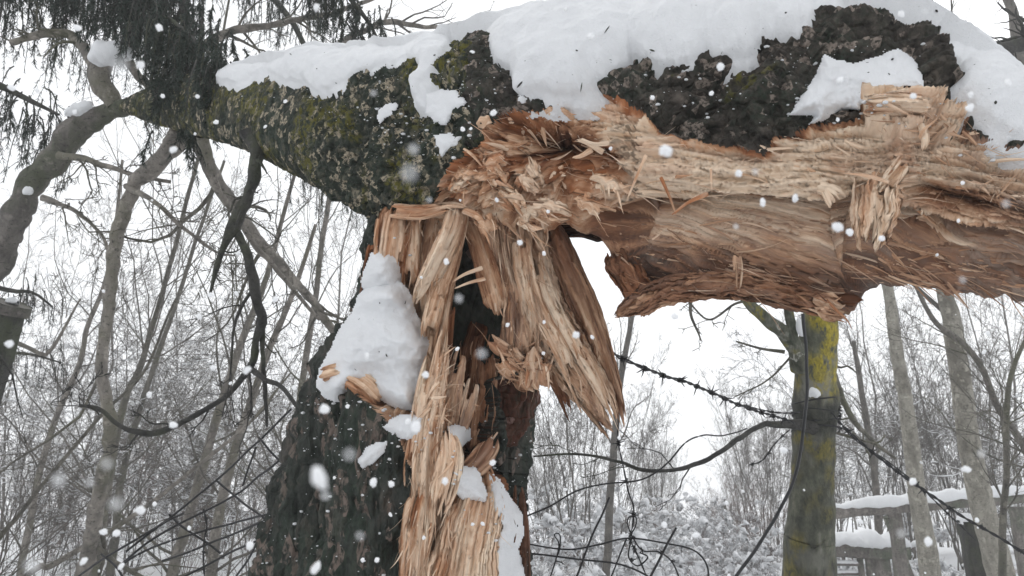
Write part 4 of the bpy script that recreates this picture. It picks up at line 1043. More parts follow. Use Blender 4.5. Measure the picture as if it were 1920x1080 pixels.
limbs = [
    ([(478, 255, 2.25, 50), (477, 290, 2.22, 28), (474, 330, 2.2, 24), (466, 368, 2.2, 23), (450, 400, 2.2, 21), (436, 430, 2.2, 22), (418, 465, 2.2, 14), (406, 505, 2.2, 9), (394, 552, 2.2, 5)], LIMB_DARK, 'dark wet limb hanging from the fallen trunk'),
    ([(434, 425, 2.2, 18), (455, 455, 2.2, 17), (470, 490, 2.2, 18), (478, 540, 2.2, 20), (484, 580, 2.21, 18), (490, 605, 2.22, 17), (478, 650, 2.25, 15), (466, 692, 2.27, 13), (430, 738, 2.3, 11), (380, 772, 2.3, 11), (320, 803, 2.3, 12), (270, 812, 2.3, 11), (225, 800, 2.3, 9), (192, 772, 2.3, 9), (150, 760, 2.32, 5)], LIMB_DARK, 'lower dark limb curving round to the left'),
    ([(466, 690, 2.27, 12), (495, 710, 2.2, 10), (530, 728, 2.15, 9), (566, 772, 2.05, 7)], LIMB_DARK, None),
    ([(490, 605, 2.25, 12), (492, 660, 2.25, 9), (496, 740, 2.25, 8), (500, 800, 2.25, 4)], LIMB_DARK, None),
    ([(350, 235, 2.85, 50), (322, 280, 2.8, 34), (285, 310, 2.8, 30), (250, 340, 2.8, 30), (240, 380, 2.8, 27), (228, 430, 2.8, 25), (214, 480, 2.8, 24), (208, 540, 2.8, 23), (200, 600, 2.8, 21), (190, 690, 2.8, 19), (195, 745, 2.8, 22), (208, 790, 2.8, 26), (200, 860, 2.85, 24), (180, 960, 2.9, 28), (160, 1100, 3.0, 30), (140, 1400, 3.1, 32), (130, 1700, 3.1, 34)], LIMB, 'pale grey limb dropping from the fallen trunk end'),
    ([(355, 240, 2.9, 36), (385, 290, 2.95, 26), (410, 340, 3.0, 26), (438, 385, 3.05, 26), (470, 430, 3.1, 24), (510, 478, 3.15, 20), (550, 520, 3.2, 18), (590, 570, 3.25, 16), (625, 625, 3.3, 14), (680, 700, 3.3, 12)], LIMB, 'long pale limb slanting down behind the stump'),
    ([(380, 255, 2.6, 22), (392, 300, 2.65, 16), (405, 345, 2.7, 14), (432, 390, 2.75, 12), (470, 450, 2.8, 10), (540, 530, 2.9, 8), (600, 600, 3.0, 6)], LIMB, None),
    ([(330, 192, 3.0, 34), (260, 196, 3.05, 30), (205, 205, 3.1, 34), (150, 245, 3.1, 48), (105, 290, 3.1, 46), (62, 340, 3.1, 48), (25, 410, 3.1, 52), (-10, 480, 3.1, 56), (-60, 600, 3.15, 62), (-100, 800, 3.2, 64), (-130, 1150, 3.2, 66), (-140, 1660, 3.2, 70)], LIMB_MID, 'thick limb sloping out of the left edge'),
    ([(215, 200, 3.1, 30), (190, 160, 3.1, 36), (178, 130, 3.1, 40), (196, 105, 3.1, 34)], LIMB, 'short snapped limb with brown torn end'),
    ([(180, 130, 3.2, 22), (140, 70, 3.3, 18), (100, 60, 3.3, 16), (20, 80, 3.3, 12)], LIMB, None),
    ([(330, 190, 3.1, 20), (250, 130, 3.2, 16), (240, 70, 3.3, 14), (270, 10, 3.4, 10), (300, -50, 3.5, 8)], LIMB, None),
    ([(110, 290, 3.0, 14), (170, 300, 2.95, 11), (240, 325, 2.9, 9), (320, 340, 2.9, 6)], LIMB, None),
    ([(80, 370, 3.0, 12), (140, 395, 2.95, 8), (190, 440, 2.9, 6), (210, 500, 2.9, 4)], LIMB, None),
    ([(235, 350, 2.8, 12), (290, 380, 2.7, 9), (340, 425, 2.7, 7), (400, 470, 2.7, 5), (440, 480, 2.7, 3)], LIMB, None),
]
for k, (pth, mt, lab) in enumerate(limbs):
    o, W, R = limb(pth, TREE, 'limb', mt, 300 + k)
    if lab: o['label'] = lab
    if k in (0, 1, 4, 5, 6, 7, 9, 10, 11, 12, 13):
        twigs(o, W, R, 400 + k * 31, SPEC_L if k not in (0,) else [dict(n=6, length=.25, ang=1.0, K=7, wob=.25, rr=.3, sides=5), dict(n=3, length=.4, ang=.8, K=5, wob=.3, rr=.5)], TWIG_OLIVE if mt is LIMB else LIMB_DARK, 'twigs')
def snow_lump(pts, label, flat=.6, seed=1):
    """rounded snow along a short line of (px,py,d,width px)"""
    C = catmull(np.array(pts, float), 30); W = PX(C[:, 0], C[:, 1], C[:, 2]); R = C[:, 3] * C[:, 2] / FPX / 2
    e = np.sin(np.linspace(0.02, math.pi - 0.02, 30)) ** .4
    V, F = tubes(W[None], (R * e)[None], 20, seed, .3)
    c = W.mean(0); V[:, 2] = c[2] + (V[:, 2] - c[2]) * flat + 0.012 * fbm(V * 25, 3, seed)
    return tag(mesh('snow_patch', V, F, SNOW), label, 'snow patch')
snow_lump([(165, 118, 3.05, 40), (190, 104, 3.05, 56), (225, 98, 3.05, 50), (250, 112, 3.05, 30)], 'snow lump on the snapped limb at upper left', .8, 2)
snow_lump([(122, 218, 3.0, 20), (145, 205, 3.0, 30), (172, 190, 3.0, 26)], 'snow strip on the thick limb near the left edge', .8, 3)
snow_lump([(45, 352, 2.98, 12), (52, 358, 2.98, 16), (62, 360, 2.98, 12)], 'tiny snow blob lower down the thick left limb', .8, 4)

# ------------------------------------------------------------------ wires
def strand(path, parent, name, wpx, mat=WIRE, twist=False, n=None, label=None, sides=6):
    P = np.asarray(path, float)
    n = n or int(np.linalg.norm(np.diff(P[:, :2], axis=0), axis=1).sum() / (2.5 if twist else 6)) + 8
    C = catmull(P, n); W = PX(C[:, 0], C[:, 1], C[:, 2])
    q = W * 9; W = W + np.stack([noise(q, 1), noise(q, 2), noise(q, 3)], -1) * 0.003
    r0 = wpx * C[:, 2].mean() / FPX / 2
    if twist:
        T = unit(np.gradient(W, axis=0)); A = unit(np.cross(T, [0.1, 1, .2])); B = np.cross(T, A)
        s = np.r_[0, np.cumsum(np.linalg.norm(np.diff(W, axis=0), axis=1))]
        parts = []
        for ph in (0, math.pi):
            a = s / 0.012 + ph
            parts.append(tubes((W + r0 * .55 * (np.cos(a)[:, None] * A + np.sin(a)[:, None] * B))[None], np.full((1, n), r0 * .55), sides))
        V, F = join(parts)
    else:
        V, F = tubes(W[None], np.full((1, n), r0), sides)
    o = mesh(name, V, F, mat, parent)
    if label: o['label'] = label
    return o, W
def barb(parent, p, t, r, sc=1.0):
    t = unit(t); parts = []
    A = unit(np.cross(t, r.normal(size=3))); B = np.cross(t, A)
    a = np.linspace(0, 4.5 * math.pi, 28)
    coil = p + t * (np.linspace(-.005, .005, 28) * sc)[:, None] + .0032 * sc * (np.cos(a)[:, None] * A + np.sin(a)[:, None] * B)
    parts.append(tubes(coil[None], np.full((1, 28), .0011 * sc), 5))
    for _ in range(4):
        d = unit(A * r.normal() + B * r.normal() + t * r.normal() * .5)
        L = (.011 + .007 * r.rand()) * sc
        pts = p + d * np.linspace(0, L, 4)[:, None]
        parts.append(tubes(pts[None], (np.array([1, 1, .8, .15]) * .0011 * sc)[None], 5))
    V, F = join(parts)
    return mesh('barb', V, F, WIRE, parent)
def barbed(path, label, wpx, every, seed, sc=1.0):
    p0 = PX(*path[0][:3])
    e = empty('barbed_wire', p0, label, 'barbed wire')
    _, W = strand(path, e, 'wire', wpx, twist=True)
    r = np.random.RandomState(seed)
    s = np.r_[0, np.cumsum(np.linalg.norm(np.diff(W, axis=0), axis=1))]
    x = every * .4
    while x < s[-1]:
        i = min(int(np.searchsorted(s, x)), len(W) - 2); barb(e, W[i], W[i + 1] - W[i - 1], r, sc); x += every * (.85 + .3 * r.rand())
    return e
barbed([(1112, 628, 1.9), (1128, 648, 1.9), (1160, 668, 1.95), (1200, 686, 2.0), (1250, 706, 2.1), (1300, 722, 2.2), (1360, 748, 2.35), (1410, 768, 2.5), (1490, 792, 2.7)], 'barbed wire strand stretched from the broken tree to the mossy trunk', 6, .085, 1, 1.7)
barbed([(1572, 790, 2.75), (1610, 826, 2.75), (1660, 868, 2.75), (1710, 905, 2.75), (1750, 930, 2.75), (1800, 965, 2.75), (1860, 1000, 2.7), (1940, 1050, 2.65)], 'barbed wire strand running down right from the mossy trunk', 5.5, .11, 2, 1.8)
barbed([(1560, 775, 2.8), (1600, 822, 2.8), (1650, 856, 2.8), (1700, 892, 2.8), (1752, 938, 2.8), (1790, 975, 2.8), (1830, 1012, 2.8)], 'thinner twin barbed strand beside the lower right one', 3, .16, 9, 1.1)
barbed([(1500, 772, 2.7), (1470, 775, 2.65), (1430, 770, 2.6), (1395, 760, 2.55)], 'short barbed wire end left of the mossy trunk', 3.5, .1, 3, 1.0)
barbed([(1480, 806, 2.65), (1450, 835, 2.6), (1426, 865, 2.55), (1405, 872, 2.5)], 'loose barbed end below the branch on the mossy trunk', 3, .09, 4, 1.0)
barbed([(1136, 655, 1.9), (1150, 690, 1.9), (1160, 730, 1.9), (1160, 780, 1.9), (1160, 826, 1.9), (1168, 870, 1.9), (1178, 920, 1.9), (1188, 950, 1.9), (1186, 985, 1.9), (1182, 1010, 1.9), (1200, 1050, 1.9), (1215, 1090, 1.9)], 'barbed wire hanging down below the point of the wooden wedge', 3.2, .095, 5, 1.3)
def coil_tangle():
    e = empty('wire_tangle', PX(1180, 1010, 1.9), 'knotted tangle of barbed wire hanging low in the middle', 'wire')
    r = np.random.RandomState(3)
    strand([(1182, 1000, 1.9), (1176, 980, 1.9), (1182, 968, 1.9), (1193, 972, 1.9), (1190, 990, 1.9), (1180, 1005, 1.9)], e, 'wire', 2.6)
    strand([(1184, 1005, 1.9), (1205, 1032, 1.9), (1235, 1034, 1.88), (1262, 1055, 1.88), (1280, 1100, 1.88)], e, 'wire', 3)
    strand([(1184, 1010, 1.9), (1180, 1045, 1.91), (1196, 1062, 1.92), (1215, 1045, 1.9), (1200, 1036, 1.9)], e, 'wire', 3)
    strand([(1175, 1012, 1.9), (1160, 1050, 1.9), (1145, 1085, 1.9)], e, 'wire', 3)
    for p in ((1183, 1002), (1181, 1012), (1188, 1008), (1240, 1036), (1262, 1052), (1205, 1034), (1185, 1050)):
        barb(e, PX(p[0], p[1], 1.89), r.normal(size=3), r, .9)
coil_tangle()
def wire(paths, label, wpx, mat=WIRE, name='loose_wire', cat='wire'):
    e = empty(name, PX(*paths[0][0][:3]), label, cat)
    for p in paths: strand(p, e, 'wire', wpx, mat)
wire([[(960, 985, 1.95), (985, 970, 1.95), (1030, 950, 1.95), (1080, 920, 1.95), (1130, 908, 1.95), (1190, 902, 1.95), (1225, 888, 1.96), (1255, 865, 1.98), (1285, 832, 2.0), (1320, 816, 2.1), (1360, 816, 2.2), (1400, 804, 2.3)]], 'long plain wire curving across below the hanging wedge', 3.2)
wire([[(930, 1005, 1.95), (985, 1018, 1.95), (1060, 1030, 1.95), (1120, 1022, 1.92), (1180, 1010, 1.9), (1250, 1018, 1.9), (1300, 1032, 1.9), (1325, 1060, 1.9), (1330, 1100, 1.9)]], 'plain wire passing through the low wire knot', 3.5)
wire([[(930, 1040, 1.9), (1000, 1038, 1.9), (1080, 1048, 1.9), (1150, 1055, 1.9), (1190, 1068, 1.9), (1230, 1090, 1.9)]], 'lowest plain wire near the bottom edge', 4)
wire([[(1030, 1085, 1.85), (1042, 1050, 1.85), (1048, 1020, 1.85), (1040, 1005, 1.85), (1042, 1000, 1.85), (1050, 1004, 1.85), (1049, 1030, 1.85), (1042, 1050, 1.85), (1052, 1054, 1.85), (1056, 1058, 1.85)]], 'small wire with a narrow loop standing at the bottom', 2.6)
wire([[(1143, 932, 1.7), (1130, 965, 1.7), (1108, 1010, 1.7), (1080, 1085, 1.7)]], 'straight dark wire rod leaning to the right', 4)
wire([[(1268, 990, 1.7), (1245, 1030, 1.7), (1215, 1090, 1.7)]], 'short straight wire rod right of the low knot', 4.5)
wire([[(1505, 588, 2.75), (1510, 640, 2.74), (1513, 700, 2.72), (1512, 755, 2.7), (1505, 810, 2.68), (1494, 880, 2.66), (1470, 940, 2.65), (1430, 1010, 2.65), (1385, 1075, 2.65), (1340, 1140, 2.65), (1290, 1300, 2.7)]], 'black cable hanging down in front of the mossy trunk', 6.5, RUBBER, 'black_cable', 'cable')
# woven wire at lower left
fence = empty('wire_fence', PX(400, 1000, 2.4), 'sagging dark wire mesh crossing the lower left corner', 'wire fence')
for p in ([(130, 1100), (160, 1070), (240, 1020), (320, 970), (400, 905), (450, 860), (545, 768)], [(225, 1060), (300, 1002), (430, 935), (500, 882), (560, 830)], [(236, 1034), (300, 985), (345, 962)],
          [(225, 1062), (258, 1040), (330, 1010), (420, 985), (500, 965)], [(305, 1052), (385, 1022), (500, 975)], [(340, 1085), (420, 1042), (500, 1005)], [(318, 965), (340, 985), (380, 1012), (412, 1038)],
          [(190, 1040), (215, 1060), (232, 1085)], [(405, 900), (450, 938), (500, 975)], [(486, 820), (510, 850), (540, 880)], [(480, 838), (470, 870), (455, 910)], [(440, 1085), (470, 1040), (505, 965)]):
    strand([(x, y, 2.35 + .1 * math.sin(x * .02)) for x, y in p], fence, 'wire', 4.2)
barbed([(382, 955, 2.4), (388, 985, 2.4), (383, 1010, 2.4), (380, 1045, 2.4), (384, 1090, 2.4)], 'short barbed wire hanging from the mesh at lower left', 3.5, .06, 6, 1.0)

# ------------------------------------------------------------------ traced trees
def gyp(d):
    """photo row of the ground (z = 0) at depth d"""
    return 540 + FPX * (1.5 / d + math.sin(PITCH)) / math.cos(PITCH)
def traced_tree(path, mat, crown_mat, label, spec, seed, name='bare_tree', root_px=None, group=None, sides=10, rough=.12, cat='tree', t_root=1.3):
    """path from the top down (px,py,d,w); a straight continuation carries it to the ground"""
    P = list(path); d = P[-1][2]; g = gyp(d) + 12
    if P[-1][1] < g:
        dx = (P[-1][0] - P[-2][0]) / max(1, P[-1][1] - P[-2][1])
        P.append((P[-1][0] + dx * (g - P[-1][1]) * .7, g, d, P[-1][3] * t_root))
    b = PX(*P[-1][:3])
    e = empty(name, b, label, cat, group)
    P = np.array(P)
    C = catmull(P, max(30, int((P[:, 1].max() - P[:, 1].min()) / 12)))
    W = PX(C[:, 0], C[:, 1], C[:, 2]); R = C[:, 3] * C[:, 2] / FPX / 2
    W = W + np.stack([noise(W * 2.5, seed), noise(W * 2.5, seed + 1), 0 * R], -1) * 0.012
    V, F = tubes(W[None], R[None], sides, seed, rough)
    at = None
    if mat is BARK_LICHEN:
        qx, qy, _ = unpx(V); nz = fbm(V * 9, 3, 5); qy = qy + 22 * nz + 14 * noise(V * 40, 3)
        at = dict(lichen=np.clip(sstep(-.25, .35, nz + .9 * gauss(qx, qy, 1545, 675, 34, 85) + .35 * gauss(qx, qy, 1545, 880, 30, 60) - .25), 0, 1),
                  damp=np.clip(.95 * sstep(735, 755, qy) * sstep(830, 800, qy) + .62 * sstep(800, 840, qy) * sstep(-.4, .2, nz + .2) + .5 * gauss(qx, qy, 1490, 700, 12, 90), 0, 1))
    mesh('trunk', V, F, mat, e, attrs=at)
    if spec: twigs(e, W[::-1], R[::-1], seed, spec, crown_mat, 'crown')
    return e
SP = lambda n1, n2, n3, l1=.35, up=.06: [dict(n=n1, length=l1, ang=.8, K=9, wob=.16, up=up, rr=.30, sides=5, t0=.2), dict(n=n2, length=.42, ang=.7, K=7, wob=.2, up=up, rr=.5), dict(n=n3, length=.4, ang=.7, K=5, wob=.25, rr=.6, sides=3)]
left_trees = [
    ([(440, -60, 5.6, 6), (400, 160, 5.6, 9), (350, 380, 5.6, 12), (305, 550, 5.6, 15), (265, 680, 5.6, 17), (236, 740, 5.6, 20), (215, 830, 5.6, 26), (195, 950, 5.6, 30), (180, 1080, 5.6, 32)], 'slim grey tree running up behind the pale hanging limb'),
    ([(560, 300, 4.8, 10), (510, 480, 4.8, 15), (470, 600, 4.8, 20), (432, 700, 4.8, 24), (405, 790, 4.8, 26), (380, 880, 4.8, 28), (345, 1000, 4.8, 32), (320, 1080, 4.8, 34)], 'leaning grey brown tree just left of the dark hanging limb'),
    ([(590, 420, 4.2, 10), (545, 560, 4.2, 16), (500, 670, 4.2, 20), (470, 750, 4.2, 24), (438, 850, 4.2, 28), (415, 940, 4.2, 30), (395, 1080, 4.2, 34)], 'leaning tree nearest the left side of the stump'),
    ([(420, 300, 7, 8), (345, 520, 7, 12), (305, 640, 7, 15), (265, 760, 7, 17), (235, 860, 7, 20), (215, 1000, 7, 24)], 'thin far sapling between the pale limb and the dark limb'),
    ([(230, 300, 6.5, 6), (205, 500, 6.5, 9), (165, 610, 6.5, 11), (150, 680, 6.5, 12), (100, 800, 6.5, 14), (60, 960, 6.5, 16)], 'crooked sapling in the gap near the left edge'),
    ([(640, 250, 5, 8), (610, 420, 5, 12), (585, 600, 5, 14), (560, 760, 5, 16), (545, 900, 5, 18)], 'upright sapling half hidden behind the stump'),
    ([(330, 560, 3.6, 5), (265, 700, 3.6, 7), (200, 770, 3.6, 8), (120, 860, 3.6, 9), (40, 960, 3.6, 10), (-40, 1080, 3.6, 12)], 'arching stem bending across the lower left'),
    ([(150, 560, 4.4, 4), (90, 660, 4.4, 9), (60, 655, 4.4, 10), (20, 640, 4.4, 11), (-40, 640, 4.4, 13), (-120, 720, 4.4, 16), (-160, 900, 4.4, 18)], 'curved bare stem reaching in from the left edge'),
    ([(545, 700, 3.4, 4), (470, 790, 3.4, 7), (400, 850, 3.4, 9), (300, 930, 3.4, 10), (200, 1000, 3.4, 12), (100, 1060, 3.4, 14), (0, 1120, 3.4, 14)], 'long low stem slanting up to the stump'),
]
for k, (pth, lab) in enumerate(left_trees):
    pth = [(x, y, d, w_ * (.62 if k < 4 else .8)) for x, y, d, w_ in pth]
    traced_tree(pth, LIMB if k % 3 else TWIG_OLIVE, TWIG_OLIVE if k % 2 else TWIG, lab, SP(16, 7, 4), 500 + 13 * k)
# mossy trunk on the right
e = traced_tree([(1560, -260, 2.9, 46), (1552, 0, 2.9, 50), (1545, 300, 2.9, 56), (1540, 560, 2.9, 60), (1536, 640, 2.9, 70), (1532, 700, 2.9, 76), (1531, 760, 2.9, 84), (1528, 800, 2.9, 80), (1525, 900, 2.9, 78), (1517, 1000, 2.9, 90), (1512, 1090, 2.9, 98)],
                BARK_LICHEN, TWIG, 'green and yellow lichened trunk on the right wrapped with barbed wire', None, 640, name='mossy_tree', sides=56, rough=.13)
MT = e
for pth, lab in (([(1500, 690, 2.88, 40), (1494, 655, 2.86, 34), (1472, 628, 2.85, 27), (1440, 602, 2.84, 24), (1405, 566, 2.83, 20), (1370, 520, 2.82, 18), (1330, 440, 2.8, 16)], 'left fork of the trunk'),
                 ([(1494, 660, 2.86, 26), (1484, 625, 2.86, 20), (1480, 590, 2.86, 18), (1470, 520, 2.86, 16), (1450, 420, 2.86, 14)], None)):
    o, W, R = limb(pth, MT, 'limb', BARK_MOSS, 650, 14, .12)
o, W, R = limb([(1520, 800, 2.85, 30), (1488, 795, 2.8, 18), (1440, 796, 2.7, 11), (1400, 812, 2.6, 10), (1350, 848, 2.5, 9), (1300, 873, 2.45, 9), (1250, 882, 2.4, 7), (1200, 880, 2.4, 7), (1160, 866, 2.4, 6), (1080, 852, 2.4, 5), (1000, 856, 2.4, 3)], MT, 'limb', LIMB_DARK, 660, 8, .25)
o['label'] = 'long thin wet branch reaching left from the trunk'
twigs(o, W, R, 661, [dict(n=9, length=.22, ang=.8, K=8, wob=.2, rr=.35), dict(n=3, length=.4, ang=.8, K=5, wob=.25, rr=.5)], LIMB_DARK)
for pth in ([(1530, 640, 2.9, 16), (1560, 700, 2.95, 14), (1590, 770, 3.0, 11), (1640, 830, 3.1, 8), (1680, 860, 3.1, 5)], [(1470, 660, 2.88, 8), (1430, 655, 2.9, 5), (1380, 640, 2.9, 3)], [(1560, 810, 2.9, 6), (1640, 830, 2.9, 4), (1660, 815, 2.9, 2)],
            [(1520, 540, 2.9, 8), (1440, 560, 2.9, 7), (1380, 570, 2.9, 5), (1330, 600, 2.9, 4), (1290, 565, 2.9, 3)], [(1400, 440, 2.9, 9), (1310, 520, 2.9, 6), (1295, 580, 2.9, 6), (1315, 640, 2.9, 3)],
            [(1490, 660, 2.9, 5), (1440, 712, 2.9, 3), (1375, 745, 2.9, 2)]):
    o, W, R = limb(pth, MT, 'limb', TWIG_OLIVE, 670 + pth[1][0], 6, .2)
    twigs(o, W, R, pth[0][1], [dict(n=6, length=.35, ang=.9, K=6, wob=.25, rr=.4), dict(n=3, length=.4, ang=.8, K=4, wob=.25, rr=.5, sides=3)], TWIG_OLIVE)
for k, (y, tl, wpx) in enumerate([(752, 5, 3.2), (766, -8, 3.2), (778, 4, 3.6), (790, -4, 3.6), (797, 6, 3.0), (808, -6, 2.8)]):
    a = np.linspace(0, 2 * math.pi, 60)
    cx, cy, cz = 1530, y, 2.9
    Rr = (42.5 + 1.2 * np.sin(a * 3 + k)) * 2.9 / FPX
    c0 = PX(cx, cy, cz)
    W = c0 + np.stack([np.cos(a) * Rr, np.sin(a) * Rr, np.cos(a + k) * tl * 2.9 / FPX], -1)
    V, F = tubes(W[None], np.full((1, 60), wpx * 2.9 / FPX / 2), 6)
    mesh('wire', V, F, WIRE, MT)
rr_ = np.random.RandomState(8)
for k in range(7):
    a = rr_.uniform(math.pi * 1.05, math.pi * 1.95); c0 = PX(1530, rr_.uniform(750, 806), 2.9)
    barb(MT, c0 + np.array([math.cos(a), math.sin(a), 0]) * 43.5 * 2.9 / FPX, np.array([-math.sin(a), math.cos(a), 0]), rr_, 1.2)
snow_lump([(1516, 742, 2.80, 10), (1526, 736, 2.80, 16), (1538, 742, 2.81, 10)], 'pinch of snow on the wire around the mossy trunk', .8, 7)
snow_lump([(1497, 596, 2.82, 10), (1500, 612, 2.82, 14), (1503, 630, 2.82, 10)], 'snow caught in the fork of the mossy trunk', 1.2, 8)
right_trees = [
    ([(1600, -250, 6, 12), (1630, 200, 6, 15), (1655, 480, 6, 18), (1668, 560, 6, 20), (1685, 680, 6, 24), (1698, 760, 6, 26), (1712, 860, 6, 30), (1722, 950, 6, 32), (1745, 1080, 6, 38)], BIRCH, 'straight pale trunk right beside the mossy trunk'),
    ([(1690, -250, 5, 16), (1735, 250, 5, 24), (1768, 530, 5, 29), (1785, 600, 5, 33), (1800, 700, 5, 36), (1812, 800, 5, 38), (1830, 900, 5, 42), (1850, 980, 5, 45), (1875, 1080, 5, 50)], BIRCH, 'thicker pale trunk that crosses in front of the snowy rail'),
    ([(1930, 620, 4.2, 6), (1895, 700, 4.2, 9), (1885, 800, 4.2, 11), (1885, 900, 4.2, 12), (1878, 1000, 4.2, 13), (1880, 1090, 4.2, 15)], TWIG_OLIVE, 'thin greenish stem near the right edge'),
    ([(1700, 500, 4.5, 6), (1735, 570, 4.5, 8), (1760, 610, 4.5, 10), (1800, 640, 4.5, 10), (1840, 690, 4.5, 11), (1870, 760, 4.5, 12), (1930, 860, 4.5, 14), (1980, 1000, 4.5, 16)], TWIG, 'sapling arching over to the left at the right edge'),
    ([(1800, -150, 7, 8), (1890, 0, 7, 16), (1905, 60, 7, 20), (1925, 200, 7, 24), (1950, 500, 7, 30), (1970, 900, 7, 36)], TWIG, 'grey tree rising at the upper right corner'),
    ([(1600, 640, 8, 8), (1620, 760, 8, 11), (1640, 900, 8, 13), (1650, 1060, 8, 15)], TWIG, 'slender grey sapling behind the barbed wire'),
    ([(1250, 440, 7, 4), (1215, 500, 7, 6), (1195, 545, 7, 9), (1180, 620, 7, 10), (1165, 700, 7, 12), (1150, 860, 7, 14)], TWIG, 'thin forked sapling seen through the gap under the trunk'),
]
for k, (pth, mt, lab) in enumerate(right_trees):
    traced_tree(pth, mt, TWIG_OLIVE if k in (2, 3) else TWIG, lab, [dict(q, t0=.5) if i == 0 else q for i, q in enumerate(SP(14, 6, 4, .28))], 800 + 17 * k, sides=12)
o, W, R = limb([(2060, 20, 4.2, 34), (1980, 55, 4.2, 32), (1920, 82, 4.2, 30), (1870, 98, 4.2, 24), (1822, 112, 4.2, 16), (1780, 120, 4.2, 8)], None, 'stray_branch', LIMB_DARK, 880, 12)
tag(o, 'dark branch poking in at the upper right above the snow', 'branch')
tw_ = twigs(o, W, R, 881, [dict(n=8, length=.5, ang=.9, K=8, wob=.2, rr=.35), dict(n=5, length=.5, ang=.8, K=6, wob=.25, rr=.5)], LIMB_DARK)
o, W, R = limb([(600, 100, 4.6, 10), (720, 42, 4.6, 11), (800, 52, 4.6, 8), (850, 46, 4.6, 6), (905, 42, 4.6, 4)], None, 'stray_branch', LIMB, 890, 8)
tag(o, 'thin bare branch above the snow right of the hanging spruce', 'branch')
twigs(o, W, R, 891, [dict(n=9, length=.4, ang=.7, K=8, wob=.2, rr=.45), dict(n=4, length=.5, ang=.8, K=6, wob=.25, rr=.5)], TWIG)
o, W, R = limb([(340, 110, 4.0, 18), (430, 62, 4.0, 16), (520, 45, 4.0, 12), (640, 20, 4.0, 9), (760, -30, 4.0, 6)], None, 'stray_branch', LIMB, 892, 8)
tag(o, 'pale branch slanting up behind the spruce twigs', 'branch')
twigs(o, W, R, 893, [dict(n=12, length=.45, ang=.8, K=8, wob=.2, rr=.4), dict(n=5, length=.5, ang=.8, K=6, wob=.25, rr=.5)], TWIG_OLIVE)

# ------------------------------------------------------------------ rails, post, planks
def beam(name, a, b, w_, h_, mat, parent, seed=1, n=40):
    a, b = np.array(a, float), np.array(b, float)
    t = np.linspace(0, 1, n)[:, None]; C = a + (b - a) * t
    T = unit(b - a); S = unit(np.cross(T, [0, 0, 1.0])) if abs(T[2]) < .9 else unit(np.cross(T, [0, 1.0, 0])); U_ = np.cross(S, T)
    ph = np.linspace(0, 2 * math.pi, 28, endpoint=False)
    sq = lambda v: np.sign(v) * np.abs(v) ** .35
    V = C[:, None] + (sq(np.cos(ph)) * w_ / 2)[None, :, None] * S + (sq(np.sin(ph)) * h_ / 2)[None, :, None] * U_
    V = V + (noise(V * np.array([6, 6, 6.]), seed) * min(w_, h_) * .12)[..., None] * S + (noise(V * 5, seed + 2) * min(w_, h_) * .10)[..., None] * U_
    F = gridfaces(n, 28, True)
    cap = np.array([[0, k, k + 1, 27 - 0] for k in range(1, 26)])
    cap = np.array([[k, k + 1, 27 - (k + 1), 27 - k] for k in range(0, 13)])
    F = np.vstack([F, cap, cap[:, ::-1] + (n - 1) * 28])
    return mesh(name, V.reshape(-1, 3), F, mat, parent)
def snow_bar(a, b, w_, h_, parent, seed, name='snow'):
    a, b = np.array(a, float), np.array(b, float)
    n = 70; t = np.linspace(0, 1, n)[:, None]; C = a + (b - a) * t
    T = unit(b - a); S = unit(np.cross(T, [0, 0, 1.0])); U_ = np.array([0, 0, 1.0])
    ph = np.linspace(0, 2 * math.pi, 24, endpoint=False)
    hh = h_ * (1 + .5 * fbm(v3(t[:, 0] * 9, seed, 0), 4, seed)); e = np.sin(np.linspace(.03, math.pi - .03, n)) ** .25
    V = C[:, None] + (np.cos(ph)[None, :, None] * (w_ / 2 * e)[:, None, None] * S) + (np.maximum(np.sin(ph), -.35)[None, :] * (hh * e)[:, None])[..., None] * U_
    V = V + (fbm(V * 9, 3, seed) * h_ * .25)[..., None] * U_
    return mesh(name, V.reshape(-1, 3), gridfaces(n, 24, True), SNOW, parent)
rl = empty('rail_fence', PX(1740, gyp(6.5), 6.5), 'round wooden rail fence carrying a thick line of snow', 'fence')
pa, pb, pc = PX(1556, 962, 6.5), PX(1760, 944, 6.5), PX(1990, 926, 6.5)
beam('rail', pa, PX(1990, 926, 6.5), .09, .095, PLANK, rl, 3, 80)
snow_bar(pa + [0, -.01, .04], pc + [0, -.01, .04], .12, .062, rl, 5)
for x in (1676, 1905):
    beam('post', PX(x, 950, 6.58), [*PX(x + 6, 1000, 6.58)[:2], -.05], .09, .09, PLANK, rl, x)
po = empty('fence_post', PX(1820, gyp(5.4), 5.4), 'dark square post standing in front of the rail, snow on its top', 'post')
tp = PX(1816, 978, 5.4)
beam('shaft', tp, [tp[0] + .03, tp[1], -.05], .12, .12, LIMB_DARK, po, 12)
snow_bar(tp + [-.07, 0, .0], tp + [.07, 0, .0], .12, .05, po, 6)
pk = empty('plank_shed', PX(1630, gyp(7), 7), 'low weathered plank frame with a fat snow roll on top', 'shed')
beam('top_beam', PX(1535, 1030, 7), PX(1700, 1036, 7), .16, .12, PLANK, pk, 20)
snow_bar(PX(1530, 1014, 7), PX(1703, 1020, 7), .26, .10, pk, 21)
for x, w_ in ((1560, .05), (1612, .05), (1632, .10), (1655, .12), (1683, .10)):
    q = PX(x, 1044, 6.98); beam('plank', q, [q[0], q[1], 0.0], w_, .03, PLANK, pk, x)
for y in (1058, 1076, 1094):
    beam('rung', PX(1562, y, 6.94), PX(1610, y, 6.94), .05, .03, PLANK, pk, y)
    snow_bar(PX(1564, y - 3, 6.92), PX(1608, y - 3, 6.92), .06, .02, pk, y)
beam('brace', PX(1664, 968, 6.6), PX(1720, 1120, 6.6), .06, .06, PLANK, pk, 31)
